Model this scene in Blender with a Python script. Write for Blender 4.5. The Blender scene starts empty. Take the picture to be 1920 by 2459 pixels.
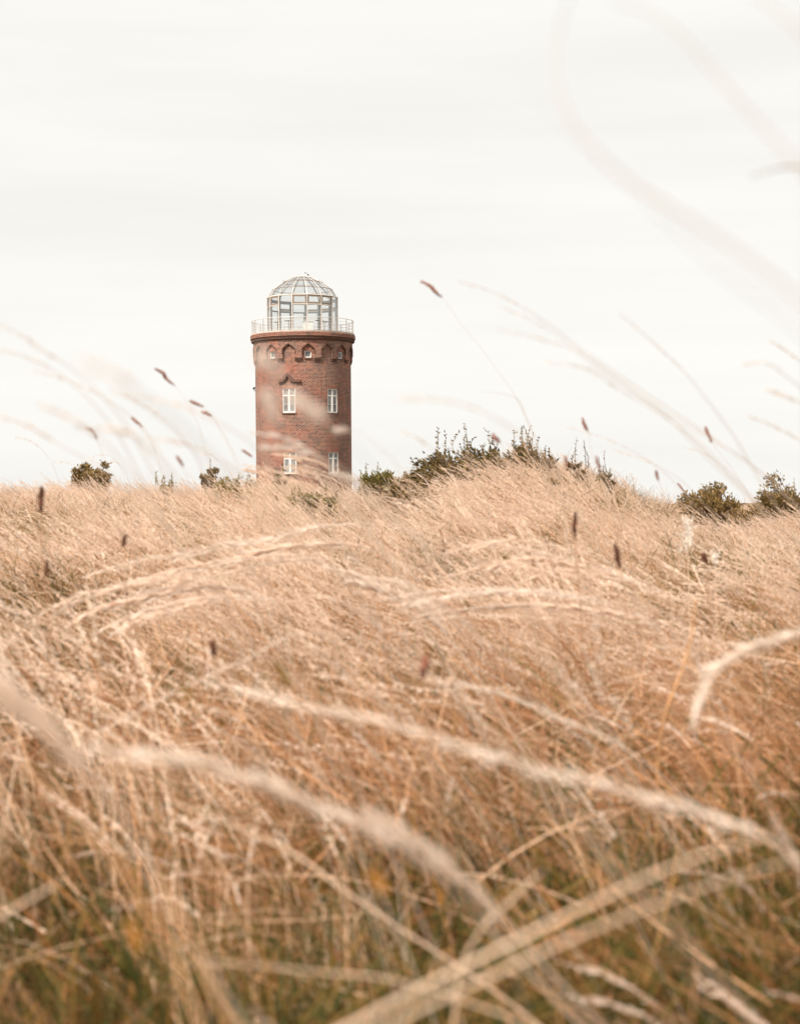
import bpy, math, random
import numpy as np
from mathutils import Matrix, Vector, Euler

random.seed(7)
rng = np.random.default_rng(7)
R = math.radians
scene = bpy.context.scene
COL = scene.collection

# ------------------------------------------------------------------ camera
EYE = Vector((0.0, 0.0, 0.90))
FPX, CX, CY = 4000.0, 960.0, 1229.5          # focal length and centre in pixels of a 1920 x 2459 frame
PITCH, ROLL = R(0.709), R(0.45)
CAM_M = Matrix.Rotation(R(90) - PITCH, 3, 'X') @ Matrix.Rotation(-ROLL, 3, 'Z')
cam = bpy.data.cameras.new('camera')
cam_o = bpy.data.objects.new('camera', cam)
COL.objects.link(cam_o)
cam_o.matrix_world = Matrix.Translation(EYE) @ CAM_M.to_4x4()
cam.sensor_fit = 'HORIZONTAL'
cam.sensor_width = 24.0
cam.lens = 50.0
cam.clip_start = 0.05
cam.clip_end = 9000.0
cam.dof.use_dof = True
cam.dof.focus_distance = 110.0
cam.dof.aperture_fstop = 4.0
scene.camera = cam_o

# ------------------------------------------------------------------ sky, sun, exposure
SUN_EL, SUN_AZ = R(50), R(222)                # azimuth clockwise from +Y: behind the camera, to the left
world = bpy.data.worlds.new('World')
scene.world = world
world.use_nodes = True
nt = world.node_tree
nt.nodes.clear()
wo = nt.nodes.new('ShaderNodeOutputWorld')
bg = nt.nodes.new('ShaderNodeBackground')
sky = nt.nodes.new('ShaderNodeTexSky')
sky.sky_type = 'NISHITA'
sky.sun_disc = False
sky.sun_elevation = SUN_EL
sky.sun_rotation = SUN_AZ
sc_ = nt.nodes.new('ShaderNodeVectorMath'); sc_.operation = 'SCALE'; sc_.inputs['Scale'].default_value = 0.10
nt.links.new(sky.outputs[0], sc_.inputs[0])
tc = nt.nodes.new('ShaderNodeTexCoord')
mp = nt.nodes.new('ShaderNodeMapping'); mp.inputs['Scale'].default_value = (2.2, 2.2, 22.0)
mp.inputs['Rotation'].default_value = (0.0, R(3), 0.0)
nz = nt.nodes.new('ShaderNodeTexNoise')
nz.inputs['Scale'].default_value = 1.0; nz.inputs['Detail'].default_value = 5.0; nz.inputs['Roughness'].default_value = 0.5
nt.links.new(tc.outputs['Generated'], mp.inputs[0]); nt.links.new(mp.outputs[0], nz.inputs[0])
rp = nt.nodes.new('ShaderNodeValToRGB')
rp.color_ramp.elements[0].position = 0.30; rp.color_ramp.elements[0].color = (0.613, 0.603, 0.576, 1)
rp.color_ramp.elements[1].position = 0.68; rp.color_ramp.elements[1].color = (0.678, 0.667, 0.636, 1)
nt.links.new(nz.outputs[0], rp.inputs[0])
mx = nt.nodes.new('ShaderNodeMix'); mx.data_type = 'RGBA'; mx.inputs[0].default_value = 0.985   # cloud cover
nt.links.new(sc_.outputs[0], mx.inputs[6]); nt.links.new(rp.outputs[0], mx.inputs[7])
nt.links.new(mx.outputs[2], bg.inputs[0]); bg.inputs[1].default_value = 1.0
nt.links.new(bg.outputs[0], wo.inputs[0])

sun = bpy.data.lights.new('sun', 'SUN')
sun.energy = 4.9
sun.angle = R(10)
sun.color = (1.0, 0.94, 0.86)
sun_o = bpy.data.objects.new('sun', sun)
COL.objects.link(sun_o)
sd = Vector((math.sin(SUN_AZ) * math.cos(SUN_EL), math.cos(SUN_AZ) * math.cos(SUN_EL), math.sin(SUN_EL)))
sun_o.rotation_euler = (-sd).to_track_quat('-Z', 'Y').to_euler()
sun_o.location = (-20, -20, 30)

scene.view_settings.view_transform = 'Standard'
scene.view_settings.look = 'None'
scene.view_settings.exposure = 0.58
scene.view_settings.gamma = 1.0
scene.render.engine = 'CYCLES'
cy = scene.cycles
cy.max_bounces = 7; cy.diffuse_bounces = 4; cy.glossy_bounces = 3; cy.transmission_bounces = 5
cy.transparent_max_bounces = 24
cy.caustics_reflective = False; cy.caustics_refractive = False
cy.use_denoising = True

# ------------------------------------------------------------------ helpers
def at(px, py, d):
    """World point seen at photo pixel (px, py) at the forward distance d."""
    v = CAM_M @ Vector(((px - CX) / FPX, -(py - CY) / FPX, -1.0))
    return EYE + v * (d / v.y)

def tag(o, label=None, cat=None, group=None, kind=None):
    if label: o['label'] = label
    if cat: o['category'] = cat
    if group: o['group'] = group
    if kind: o['kind'] = kind
    return o

def empty(name, loc=(0, 0, 0), rz=0.0):
    o = bpy.data.objects.new(name, None)
    o.empty_display_size = 0.1
    COL.objects.link(o)
    o.location = loc
    o.rotation_euler = (0, 0, rz)
    return o

class MB:
    def __init__(s):
        s.v, s.f, s.m, s.uv, s.t = [], [], [], {}, []
    def add(s, verts, faces, mat=0, tint=None):
        b = len(s.v)
        s.v.extend([tuple(map(float, p)) for p in verts])
        s.f.extend([tuple(b + int(i) for i in f) for f in faces])
        s.m.extend([mat] * len(faces))
        if tint is None: tint = 0.5
        s.t.extend([tint] * len(verts) if np.isscalar(tint) else list(tint))
        return b
    def box(s, c, size, rot=None, mat=0):
        x, y, z = [a / 2 for a in size]
        pts = [Vector((i * x, j * y, k * z)) for i in (-1, 1) for j in (-1, 1) for k in (-1, 1)]
        if rot is not None: pts = [rot @ p for p in pts]
        pts = [p + Vector(c) for p in pts]
        s.add(pts, [(0, 1, 3, 2), (4, 6, 7, 5), (0, 4, 5, 1), (2, 3, 7, 6), (0, 2, 6, 4), (1, 5, 7, 3)], mat)
    def tube(s, pts, radii, sides=6, mat=0, cap=True, tint=None):
        pts = [Vector(p) for p in pts]
        n = len(pts)
        if np.isscalar(radii): radii = [radii] * n
        V, F = [], []
        up = Vector((0.13, 0.31, 0.94))
        for i, p in enumerate(pts):
            t = (pts[min(i + 1, n - 1)] - pts[max(i - 1, 0)])
            if t.length < 1e-9: t = Vector((0, 0, 1))
            t.normalize()
            a = t.cross(up)
            if a.length < 1e-3: a = t.cross(Vector((1, 0, 0)))
            a.normalize(); b = t.cross(a)
            for k in range(sides):
                q = 2 * math.pi * k / sides
                V.append(p + (a * math.cos(q) + b * math.sin(q)) * radii[i])
        for i in range(n - 1):
            for k in range(sides):
                k2 = (k + 1) % sides
                F.append((i * sides + k, i * sides + k2, (i + 1) * sides + k2, (i + 1) * sides + k))
        if cap:
            F.append(tuple(range(sides))[::-1]); F.append(tuple((n - 1) * sides + k for k in range(sides)))
        s.add(V, F, mat, tint)
    def mesh(s, name, mats, smooth=False, uvfun=None):
        me = bpy.data.meshes.new(name)
        me.from_pydata(s.v, [], s.f)
        for m in (mats if isinstance(mats, (list, tuple)) else [mats]): me.materials.append(m)
        me.polygons.foreach_set('material_index', s.m)
        if smooth: me.polygons.foreach_set('use_smooth', [True] * len(s.f))
        at_ = me.attributes.new('tint', 'FLOAT', 'POINT')
        at_.data.foreach_set('value', np.asarray(s.t, dtype=np.float32))
        if uvfun:
            uv = me.uv_layers.new(name='UVMap')
            arr = np.zeros((len(me.loops), 2), dtype=np.float32)
            for poly in me.polygons:
                vs = [me.vertices[i].co for i in poly.vertices]
                for li, q in zip(poly.loop_indices, uvfun(vs)): arr[li] = q
            uv.data.foreach_set('uv', arr.ravel())
        me.update()
        return me
    def build(s, name, mats, parent=None, smooth=False, uvfun=None):
        o = bpy.data.objects.new(name, s.mesh(name, mats, smooth, uvfun))
        COL.objects.link(o)
        if parent: o.parent = parent
        return o

def smooth_path(pts, n=8):
    """Chord-length Hermite curve through pts: no overshoot where the spacing is uneven."""
    P = [Vector(p) for p in pts]
    L = [max(1e-6, (P[i + 1] - P[i]).length) for i in range(len(P) - 1)]
    D = [(P[i + 1] - P[i]) / L[i] for i in range(len(L))]
    T = [D[0]] + [(D[i - 1] * L[i] + D[i] * L[i - 1]) / (L[i] + L[i - 1]) for i in range(1, len(L))] + [D[-1]]
    out = []
    for i in range(len(L)):
        for k in range(n):
            t = k / n; t2, t3 = t * t, t * t * t
            out.append(P[i] * (2 * t3 - 3 * t2 + 1) + T[i] * L[i] * (t3 - 2 * t2 + t) + P[i + 1] * (3 * t2 - 2 * t3) + T[i + 1] * L[i] * (t3 - t2))
    out.append(P[-1])
    return out

# ------------------------------------------------------------------ materials
def new_mat(name):
    m = bpy.data.materials.new(name); m.use_nodes = True
    n = m.node_tree
    p = n.nodes['Principled BSDF']
    return m, n, p

def plain(name, col, rough=0.6, metal=0.0, var=0.15, scale=8.0, bump=0.0):
    m, n, p = new_mat(name)
    tc = n.nodes.new('ShaderNodeTexCoord')
    z = n.nodes.new('ShaderNodeTexNoise'); z.inputs['Scale'].default_value = scale; z.inputs['Detail'].default_value = 6
    n.links.new(tc.outputs['Object'], z.inputs[0])
    r = n.nodes.new('ShaderNodeValToRGB')
    r.color_ramp.elements[0].position = 0.3; r.color_ramp.elements[1].position = 0.7
    r.color_ramp.elements[0].color = (*[c * (1 - var) for c in col], 1)
    r.color_ramp.elements[1].color = (*[min(1, c * (1 + var)) for c in col], 1)
    n.links.new(z.outputs[0], r.inputs[0]); n.links.new(r.outputs[0], p.inputs['Base Color'])
    p.inputs['Roughness'].default_value = rough; p.inputs['Metallic'].default_value = metal
    if bump:
        b = n.nodes.new('ShaderNodeBump'); b.inputs['Strength'].default_value = bump
        n.links.new(z.outputs[0], b.inputs['Height']); n.links.new(b.outputs[0], p.inputs['Normal'])
    return m

def leafy(name, stops, trans=0.35, wscale=0.35, wamt=0.30, iamt=0.25, rough=0.6, spec=0.15):
    """Blade or leaf material: colour from a per-blade tint, a per-instance shift and broad patches in the field."""
    m = bpy.data.materials.new(name); m.use_nodes = True
    n = m.node_tree; n.nodes.clear()
    out = n.nodes.new('ShaderNodeOutputMaterial')
    a = n.nodes.new('ShaderNodeAttribute'); a.attribute_name = 'tint'
    oi = n.nodes.new('ShaderNodeObjectInfo')
    geo = n.nodes.new('ShaderNodeNewGeometry')
    nz = n.nodes.new('ShaderNodeTexNoise'); nz.inputs['Scale'].default_value = wscale; nz.inputs['Detail'].default_value = 3
    n.links.new(geo.outputs['Position'], nz.inputs[0])
    def mth(op, x, y):
        q = n.nodes.new('ShaderNodeMath'); q.operation = op
        for i, s in enumerate((x, y)):
            if isinstance(s, (int, float)): q.inputs[i].default_value = s
            else: n.links.new(s, q.inputs[i])
        return q.outputs[0]
    w = mth('MULTIPLY', mth('SUBTRACT', nz.outputs[0], 0.5), wamt * 2)
    i_ = mth('MULTIPLY', mth('SUBTRACT', oi.outputs['Random'], 0.5), iamt)
    f = mth('ADD', mth('ADD', a.outputs['Fac'], w), i_)
    r = n.nodes.new('ShaderNodeValToRGB')
    els = r.color_ramp.elements
    while len(els) < len(stops): els.new(0.5)
    for e, (p, c) in zip(els, stops): e.position = p; e.color = (*c, 1)
    n.links.new(f, r.inputs[0])
    pb = n.nodes.new('ShaderNodeBsdfPrincipled')
    pb.inputs['Roughness'].default_value = rough
    pb.inputs['Specular IOR Level'].default_value = spec
    n.links.new(r.outputs[0], pb.inputs['Base Color'])
    tr = n.nodes.new('ShaderNodeBsdfTranslucent'); n.links.new(r.outputs[0], tr.inputs[0])
    mixs = n.nodes.new('ShaderNodeMixShader'); mixs.inputs[0].default_value = trans
    n.links.new(pb.outputs[0], mixs.inputs[1]); n.links.new(tr.outputs[0], mixs.inputs[2])
    n.links.new(mixs.outputs[0], out.inputs[0])
    return m

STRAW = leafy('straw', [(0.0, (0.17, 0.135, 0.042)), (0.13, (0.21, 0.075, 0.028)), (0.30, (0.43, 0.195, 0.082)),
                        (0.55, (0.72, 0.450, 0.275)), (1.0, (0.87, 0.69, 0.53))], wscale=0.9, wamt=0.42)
NEARSTRAW = leafy('warm_straw', [(0.0, (0.10, 0.095, 0.025)), (0.14, (0.17, 0.055, 0.020)), (0.34, (0.33, 0.130, 0.044)),
                        (0.60, (0.60, 0.315, 0.155)), (1.0, (0.80, 0.56, 0.39))], wscale=2.2, wamt=0.45)
FLUFF = leafy('seed_fluff', [(0.0, (0.68, 0.455, 0.315)), (0.4, (0.85, 0.66, 0.51)), (1.0, (0.94, 0.82, 0.71))], trans=0.5)
PLUME = leafy('plume_fluff', [(0.0, (0.66, 0.47, 0.35)), (0.4, (0.84, 0.67, 0.55)), (1.0, (0.93, 0.80, 0.69))], trans=0.5)
SOFT = leafy('pale_plume', [(0.0, (0.76, 0.57, 0.43)), (0.4, (0.89, 0.73, 0.60)), (1.0, (0.95, 0.86, 0.77))], trans=0.5)
WISP = leafy('silvery_plume', [(0.0, (0.84, 0.69, 0.58)), (0.4, (0.93, 0.82, 0.74)), (1.0, (0.97, 0.91, 0.85))], trans=0.5)
GREEN = leafy('green_blade', [(0.0, (0.034, 0.040, 0.010)), (0.42, (0.072, 0.074, 0.016)), (0.60, (0.17, 0.115, 0.028)), (1.0, (0.42, 0.19, 0.05))], trans=0.35, wscale=2.0, wamt=0.4)
LEAF = leafy('shrub_leaf', [(0.0, (0.060, 0.050, 0.024)), (0.30, (0.130, 0.088, 0.034)), (0.65, (0.29, 0.190, 0.068)), (1.0, (0.50, 0.33, 0.18))], trans=0.35, wscale=1.2, wamt=0.35)
OLIVE = leafy('olive_leaf', [(0.0, (0.09, 0.085, 0.026)), (0.4, (0.22, 0.185, 0.05)), (1.0, (0.50, 0.35, 0.13))], trans=0.35, wscale=1.2)
BARK = plain('bark', (0.17, 0.11, 0.07), 0.9, var=0.3, scale=20)
BROWN = plain('brown_stem', (0.38, 0.21, 0.12), 0.7, var=0.25, scale=30)
RUSTY = plain('rusty_straw', (0.52, 0.27, 0.12), 0.65, var=0.2, scale=30)
STEM = plain('straw_stem', (0.70, 0.485, 0.335), 0.6, var=0.18, scale=30)
BLADE = plain('dry_blade', (0.36, 0.30, 0.25), 0.7, var=0.12, scale=30)
PALE = plain('pale_stem', (0.56, 0.42, 0.32), 0.6, var=0.12, scale=30)
RUST = plain('rust_seed', (0.27, 0.092, 0.045), 0.85, var=0.4, scale=260, bump=0.5)
DARK = plain('dark_seed', (0.125, 0.045, 0.022), 0.85, var=0.4, scale=260, bump=0.5)
DOWN = plain('white_down', (0.72, 0.66, 0.58), 0.8, var=0.08, scale=40)
WHITE = plain('white_paint', (0.82, 0.80, 0.76), 0.45, var=0.05)
ALU = plain('pale_metal', (0.62, 0.56, 0.50), 0.4, 0.15, var=0.06)
BRONZE = plain('bronze_frame', (0.27, 0.20, 0.15), 0.5, 0.2, var=0.1)
GREYM = plain('unlit_grey_steel', (0.20, 0.195, 0.19), 0.55, 0.1, var=0.1)  # grey carries the unlit look of the lantern's inner faces; also on tables
IRON = plain('dark_iron', (0.03, 0.028, 0.026), 0.6, 0.3)
SLAB = plain('pale_slab', (0.66, 0.60, 0.54), 0.8, var=0.12, scale=3)
FLOORM = plain('lantern_floor', (0.42, 0.42, 0.40), 0.7)

def brick_mat(name, c1, c2, mortar, bw=0.245, rh=0.078, ms=0.0105, red=0.25, stain=0.35, mottle=1.0, bias=-0.05):
    m, n, p = new_mat(name)
    uv = n.nodes.new('ShaderNodeUVMap')
    b = n.nodes.new('ShaderNodeTexBrick')
    b.inputs['Color1'].default_value = (*c1, 1); b.inputs['Color2'].default_value = (*c2, 1); b.inputs['Mortar'].default_value = (*mortar, 1)
    b.inputs['Scale'].default_value = 1.0; b.inputs['Mortar Size'].default_value = ms; b.inputs['Mortar Smooth'].default_value = 0.2
    b.inputs['Brick Width'].default_value = bw; b.inputs['Row Height'].default_value = rh; b.inputs['Bias'].default_value = bias
    n.links.new(uv.outputs[0], b.inputs['Vector'])
    def noise(s, d=4):
        z = n.nodes.new('ShaderNodeTexNoise'); z.inputs['Scale'].default_value = s; z.inputs['Detail'].default_value = d
        n.links.new(uv.outputs[0], z.inputs[0]); return z.outputs[0]
    def ramp(s, a, bb):
        q = n.nodes.new('ShaderNodeMapRange'); q.inputs['From Min'].default_value = a; q.inputs['From Max'].default_value = bb
        n.links.new(s, q.inputs[0]); return q.outputs[0]
    def mix(fac, amt, base, col, mode='MIX'):
        q = n.nodes.new('ShaderNodeMath'); q.operation = 'MULTIPLY'; q.inputs[1].default_value = amt; n.links.new(fac, q.inputs[0])
        x = n.nodes.new('ShaderNodeMix'); x.data_type = 'RGBA'; x.blend_type = mode
        n.links.new(q.outputs[0], x.inputs[0]); n.links.new(base, x.inputs[6]); x.inputs[7].default_value = (*col, 1)
        return x.outputs[2]
    c = b.outputs['Color']
    c = mix(ramp(noise(3.2, 2), 0.52, 0.66), 0.45 * mottle, c, (0.46, 0.21, 0.13))         # paler, washed bricks
    c = mix(ramp(noise(4.1, 2), 0.54, 0.68), 0.60 * mottle, c, (0.07, 0.028, 0.026))        # over-burnt dark bricks
    c = mix(ramp(noise(0.55), 0.48, 0.66), red, c, (0.42, 0.105, 0.052))          # patches of redder repair brick
    c = mix(ramp(noise(0.9, 6), 0.50, 0.70), stain, c, (0.085, 0.06, 0.055))       # sooty weathering
    c = mix(ramp(noise(0.35, 5), 0.54, 0.75), 0.14 * mottle, c, (0.52, 0.32, 0.22))         # lime bloom
    st = n.nodes.new('ShaderNodeMapping'); st.inputs['Scale'].default_value = (2.6, 0.16, 1)
    n.links.new(uv.outputs[0], st.inputs[0])
    sz = n.nodes.new('ShaderNodeTexNoise'); sz.inputs['Scale'].default_value = 1.0; sz.inputs['Detail'].default_value = 5
    n.links.new(st.outputs[0], sz.inputs[0])
    c = mix(ramp(sz.outputs[0], 0.52, 0.72), 0.45 * mottle, c, (0.070, 0.042, 0.034))     # rain streaks down the wall
    n.links.new(c, p.inputs['Base Color'])
    p.inputs['Roughness'].default_value = 0.88
    bp = n.nodes.new('ShaderNodeBump'); bp.inputs['Strength'].default_value = 0.5; bp.inputs['Distance'].default_value = 0.01
    inv = n.nodes.new('ShaderNodeMath'); inv.operation = 'SUBTRACT'; inv.inputs[0].default_value = 1.0
    n.links.new(b.outputs['Fac'], inv.inputs[1]); n.links.new(inv.outputs[0], bp.inputs['Height']); n.links.new(bp.outputs[0], p.inputs['Normal'])
    return m
BRICK = brick_mat('tower_brick', (0.290, 0.080, 0.043), (0.060, 0.023, 0.019), (0.56, 0.40, 0.30), bw=0.32, rh=0.115, ms=0.014, red=0.3, stain=0.45, bias=0.22)
SOLDIER = brick_mat('soldier_brick', (0.33, 0.11, 0.060), (0.19, 0.066, 0.040), (0.46, 0.32, 0.24), bw=0.16, rh=0.26, red=0.2, stain=0.2, mottle=0.5)
RIM = brick_mat('rim_brick', (0.27, 0.085, 0.045), (0.10, 0.038, 0.026), (0.40, 0.27, 0.19), bw=0.16, rh=0.13, red=0.15, stain=0.45, mottle=0.9, bias=0.1)
DKBRICK = brick_mat('moulded_brick', (0.13, 0.050, 0.032), (0.06, 0.026, 0.020), (0.20, 0.12, 0.085), bw=0.09, rh=0.09, red=0.05, stain=0.3, mottle=0.1)

def glass_mat(name, tint, base=0.16):
    m = bpy.data.materials.new(name); m.use_nodes = True
    n = m.node_tree; n.nodes.clear()
    o = n.nodes.new('ShaderNodeOutputMaterial')
    t = n.nodes.new('ShaderNodeBsdfTransparent'); t.inputs[0].default_value = (*tint, 1)
    g = n.nodes.new('ShaderNodeBsdfGlossy'); g.inputs['Roughness'].default_value = 0.02
    lw = n.nodes.new('ShaderNodeLayerWeight'); lw.inputs['Blend'].default_value = 0.5
    pw = n.nodes.new('ShaderNodeMath'); pw.operation = 'POWER'; pw.inputs[1].default_value = 4.0
    n.links.new(lw.outputs['Facing'], pw.inputs[0])
    ad = n.nodes.new('ShaderNodeMath'); ad.operation = 'MULTIPLY_ADD'; ad.inputs[1].default_value = 0.6; ad.inputs[2].default_value = base; ad.use_clamp = True
    n.links.new(pw.outputs[0], ad.inputs[0])
    mx = n.nodes.new('ShaderNodeMixShader')
    n.links.new(ad.outputs[0], mx.inputs[0]); n.links.new(t.outputs[0], mx.inputs[1]); n.links.new(g.outputs[0], mx.inputs[2])
    n.links.new(mx.outputs[0], o.inputs[0])
    return m
GLASS = glass_mat('lantern_glass', (0.945, 0.955, 0.95))
PANE = plain('window_pane', (0.20, 0.20, 0.195), 0.05, var=0.6, scale=1.6)

# ------------------------------------------------------------------ terrain
XS = np.array([-60, -14, -9, -5.5, -4.0, -2.6, -1.6, -0.7, -0.3, 0.4, 1.3, 2.2, 3.2, 4.2, 5.2, 6.5, 9, 14, 60.0])
HS = np.array([.46, .46, .46, .46, .42, .46, .56, .40, .24, .46, .80, .98, .52, -.06, .02, .14, .18, .2, .2])
def sstep(a, b, x):
    t = np.clip((x - a) / (b - a), 0, 1); return t * t * (3 - 2 * t)
def ground_h(x, y):
    x = np.asarray(x, float); y = np.asarray(y, float)
    yy = np.maximum(y, 1.0)
    u = x * 25.0 / np.clip(yy, 12, 60)          # ridges run towards the camera
    crest = sum(np.interp(u + o, XS, HS) for o in (-0.5, -0.25, 0, 0.25, 0.5)) / 5
    h = crest * sstep(5.0, 26.0, y) - sstep(30.0, 75.0, y) * (crest + 0.75)
    h = h - sstep(170.0, 1600.0, y) * 70.0
    h = h + 0.05 * np.sin(x * 1.3 + y * 0.7) * np.cos(y * 0.9 - x * 0.4) * sstep(2, 5, y) * (1 - sstep(40, 60, y))
    return h
def gh(x, y): return float(ground_h(x, y))

def make_ground():
    ys = np.concatenate([np.linspace(-40, 0, 9)[:-1], np.linspace(0, 40, 81)[:-1], np.linspace(40, 100, 31)[:-1], np.geomspace(100, 6000, 24)])
    xp = np.concatenate([np.linspace(0, 14, 29)[:-1], np.linspace(14, 60, 16)[:-1], np.geomspace(60, 4000, 18)])
    xs = np.concatenate([-xp[::-1][:-1], xp])
    X, Y = np.meshgrid(xs, ys)
    Z = ground_h(X, Y)
    nx, ny = len(xs), len(ys)
    V = np.stack([X, Y, Z], -1).reshape(-1, 3)
    F = [(j * nx + i, j * nx + i + 1, (j + 1) * nx + i + 1, (j + 1) * nx + i) for j in range(ny - 1) for i in range(nx - 1)]
    me = bpy.data.meshes.new('ground'); me.from_pydata(V.tolist(), [], F)
    me.polygons.foreach_set('use_smooth', [True] * len(F))
    m, n, p = new_mat('thatch_soil')
    g = n.nodes.new('ShaderNodeNewGeometry')
    z1 = n.nodes.new('ShaderNodeTexNoise'); z1.inputs['Scale'].default_value = 1.1; z1.inputs['Detail'].default_value = 8; z1.inputs['Roughness'].default_value = 0.7
    n.links.new(g.outputs['Position'], z1.inputs[0])
    r = n.nodes.new('ShaderNodeValToRGB'); e = r.color_ramp.elements
    e[0].position = 0.3; e[0].color = (0.030, 0.032, 0.012, 1); e[1].position = 0.75; e[1].color = (0.19, 0.10, 0.045, 1)
    x = e.new(0.5); x.color = (0.075, 0.048, 0.02, 1)
    n.links.new(z1.outputs[0], r.inputs[0]); n.links.new(r.outputs[0], p.inputs['Base Color'])
    p.inputs['Roughness'].default_value = 1.0; p.inputs['Specular IOR Level'].default_value = 0.0
    me.materials.append(m)
    o = bpy.data.objects.new('ground', me); COL.objects.link(o)
    tag(o, 'gently rising ground under the dry grass', 'ground', kind='structure')
make_ground()

# ------------------------------------------------------------------ brick tower with glass lantern
TD = 148.0
base = at(730.2, 1180, TD)
TZ = -0.75                                    # ground level at the tower
ZE = EYE.z - TZ                               # add to a height measured from eye level
tower = empty('brick_tower', (base.x, TD, TZ), math.atan2(-base.x, TD))
tag(tower, 'round red brick tower with glass dome and white windows beyond the grass', 'tower')

def cyl(R_, phi, z): return Vector((R_ * math.sin(phi), -R_ * math.cos(phi), z))
def cyl_uv(vs):
    out = []
    ph0 = None
    for c in vs:
        r = math.hypot(c.x, c.y); ph = math.atan2(c.x, -c.y)
        if ph0 is None: ph0 = ph
        while ph - ph0 > math.pi: ph -= 2 * math.pi
        while ph - ph0 < -math.pi: ph += 2 * math.pi
        out.append((ph * 4.25 + (4.25 - r if len({round(q.z, 3) for q in vs}) == 1 else 0), c.z))
    return out

def lathe(profile, n=96):
    mb = MB()
    V = [cyl(r, 2 * math.pi * k / n, z) for (r, z) in profile for k in range(n)]
    F = [(i * n + k, i * n + (k + 1) % n, (i + 1) * n + (k + 1) % n, (i + 1) * n + k) for i in range(len(profile) - 1) for k in range(n)]
    mb.add(V, F)
    return mb

def curved_box(phi0, phi1, z0, z1, r0, r1, mb=None, seg=4, mat=0):
    mb = mb or MB()
    V, F = [], []
    for i in range(seg + 1):
        p = phi0 + (phi1 - phi0) * i / seg
        V += [cyl(r0, p, z0), cyl(r1, p, z0), cyl(r1, p, z1), cyl(r0, p, z1)]
    for i in range(seg):
        a, b = 4 * i, 4 * i + 4
        for k in range(4): F.append((a + k, a + (k + 1) % 4, b + (k + 1) % 4, b + k))
    F += [(0, 3, 2, 1), (4 * seg, 4 * seg + 1, 4 * seg + 2, 4 * seg + 3)]
    mb.add(V, F, mat)
    return mb

RW = 4.235                                    # wall radius
WINS = [(-17.2, 6.88, 8.96, 1.16), (37.0, 6.88, 8.96, 1.10), (-16.6, 1.60, 3.42, 1.16), (37.8, 1.60, 3.45, 1.10)]
SMALL = [(-39.2, 11.62, 12.22, 0.58), (5.8, 11.62, 12.22, 0.58), (50.8, 11.62, 12.22, 0.58)]

def wall_with_openings():
    """Cylinder skin with real window openings and their reveals."""
    holes = []
    for (a, z0, z1, w) in WINS + SMALL:
        hp = w / 2 / RW
        holes.append((R(a) - hp, R(a) + hp, z0 + ZE, z1 + ZE))
    phis = sorted(set([-math.pi + 2 * math.pi * k / 120 for k in range(120)] + [h[0] for h in holes] + [h[1] for h in holes]))
    zs = sorted(set([0, ZE + 13.4] + [z for h in holes for z in h[2:]] + [ZE + q for q in (5.0, 10.5)]))
    mb = MB(); n = len(phis)
    for zi in range(len(zs) - 1):
        for k in range(n):
            p0, p1 = phis[k], (phis[k + 1] if k + 1 < n else phis[0] + 2 * math.pi)
            zc, pc = (zs[zi] + zs[zi + 1]) / 2, (p0 + p1) / 2
            if any(h[0] < pc < h[1] and h[2] < zc < h[3] for h in holes): continue
            mb.add([cyl(RW, p0, zs[zi]), cyl(RW, p1, zs[zi]), cyl(RW, p1, zs[zi + 1]), cyl(RW, p0, zs[zi + 1])], [(0, 1, 2, 3)])
    D = 0.22
    for (p0, p1, z0, z1) in holes:
        for (A, B) in (((p0, z0), (p0, z1)), ((p0, z1), (p1, z1)), ((p1, z1), (p1, z0)), ((p1, z0), (p0, z0))):
            mb.add([cyl(RW, *A), cyl(RW, *B), cyl(RW - D, *B), cyl(RW - D, *A)], [(0, 1, 2, 3)])
    return mb
wall_with_openings().build('wall', BRICK, tower, uvfun=cyl_uv)

# frieze of pointed blind arches
NA, A0, RF = 16, 5.8, 4.38
PITCHA = 2 * math.pi / NA
HALF = 0.535 / RF
Z_APEX, Z_SH, Z_PIER, Z_TOP = ZE + 12.80, ZE + 12.36, ZE + 11.58, ZE + 13.40
def arch_low(u):
    u = abs(u)
    if u >= HALF: return Z_PIER
    t = u / HALF
    return Z_SH + (Z_APEX - Z_SH) * (1 - t) ** 0.92 if t < 1 else Z_SH
def frieze():
    mb = MB()
    us = [-PITCHA / 2 + (PITCHA / 2 - HALF) * i / 2 for i in range(3)] + [-HALF + 2 * HALF * i / 12 for i in range(13)] + [HALF + (PITCHA / 2 - HALF) * i / 2 for i in range(3)]
    for k in range(NA):
        c = R(A0) + k * PITCHA
        for i in range(len(us) - 1):
            a, b = us[i], us[i + 1]
            if b - a < 1e-9:      # side of the pier
                z0, z1 = Z_PIER, Z_SH
                mb.add([cyl(RF, c + a, z0), cyl(RF, c + a, z1), cyl(RW - 0.02, c + a, z1), cyl(RW - 0.02, c + a, z0)], [(0, 1, 2, 3)])
                continue
            inside = abs((a + b) / 2) < HALF
            la = (Z_SH if abs(abs(a) - HALF) < 1e-9 else arch_low(a)) if inside else Z_PIER
            lb = (Z_SH if abs(abs(b) - HALF) < 1e-9 else arch_low(b)) if inside else Z_PIER
            mb.add([cyl(RF, c + a, la), cyl(RF, c + b, lb), cyl(RF, c + b, Z_TOP), cyl(RF, c + a, Z_TOP)], [(0, 1, 2, 3)])
            mb.add([cyl(RF, c + a, la), cyl(RF, c + b, lb), cyl(RW - 0.02, c + b, lb), cyl(RW - 0.02, c + a, la)], [(3, 2, 1, 0)])
    return mb
frieze().build('frieze', BRICK, tower, uvfun=cyl_uv)

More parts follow.
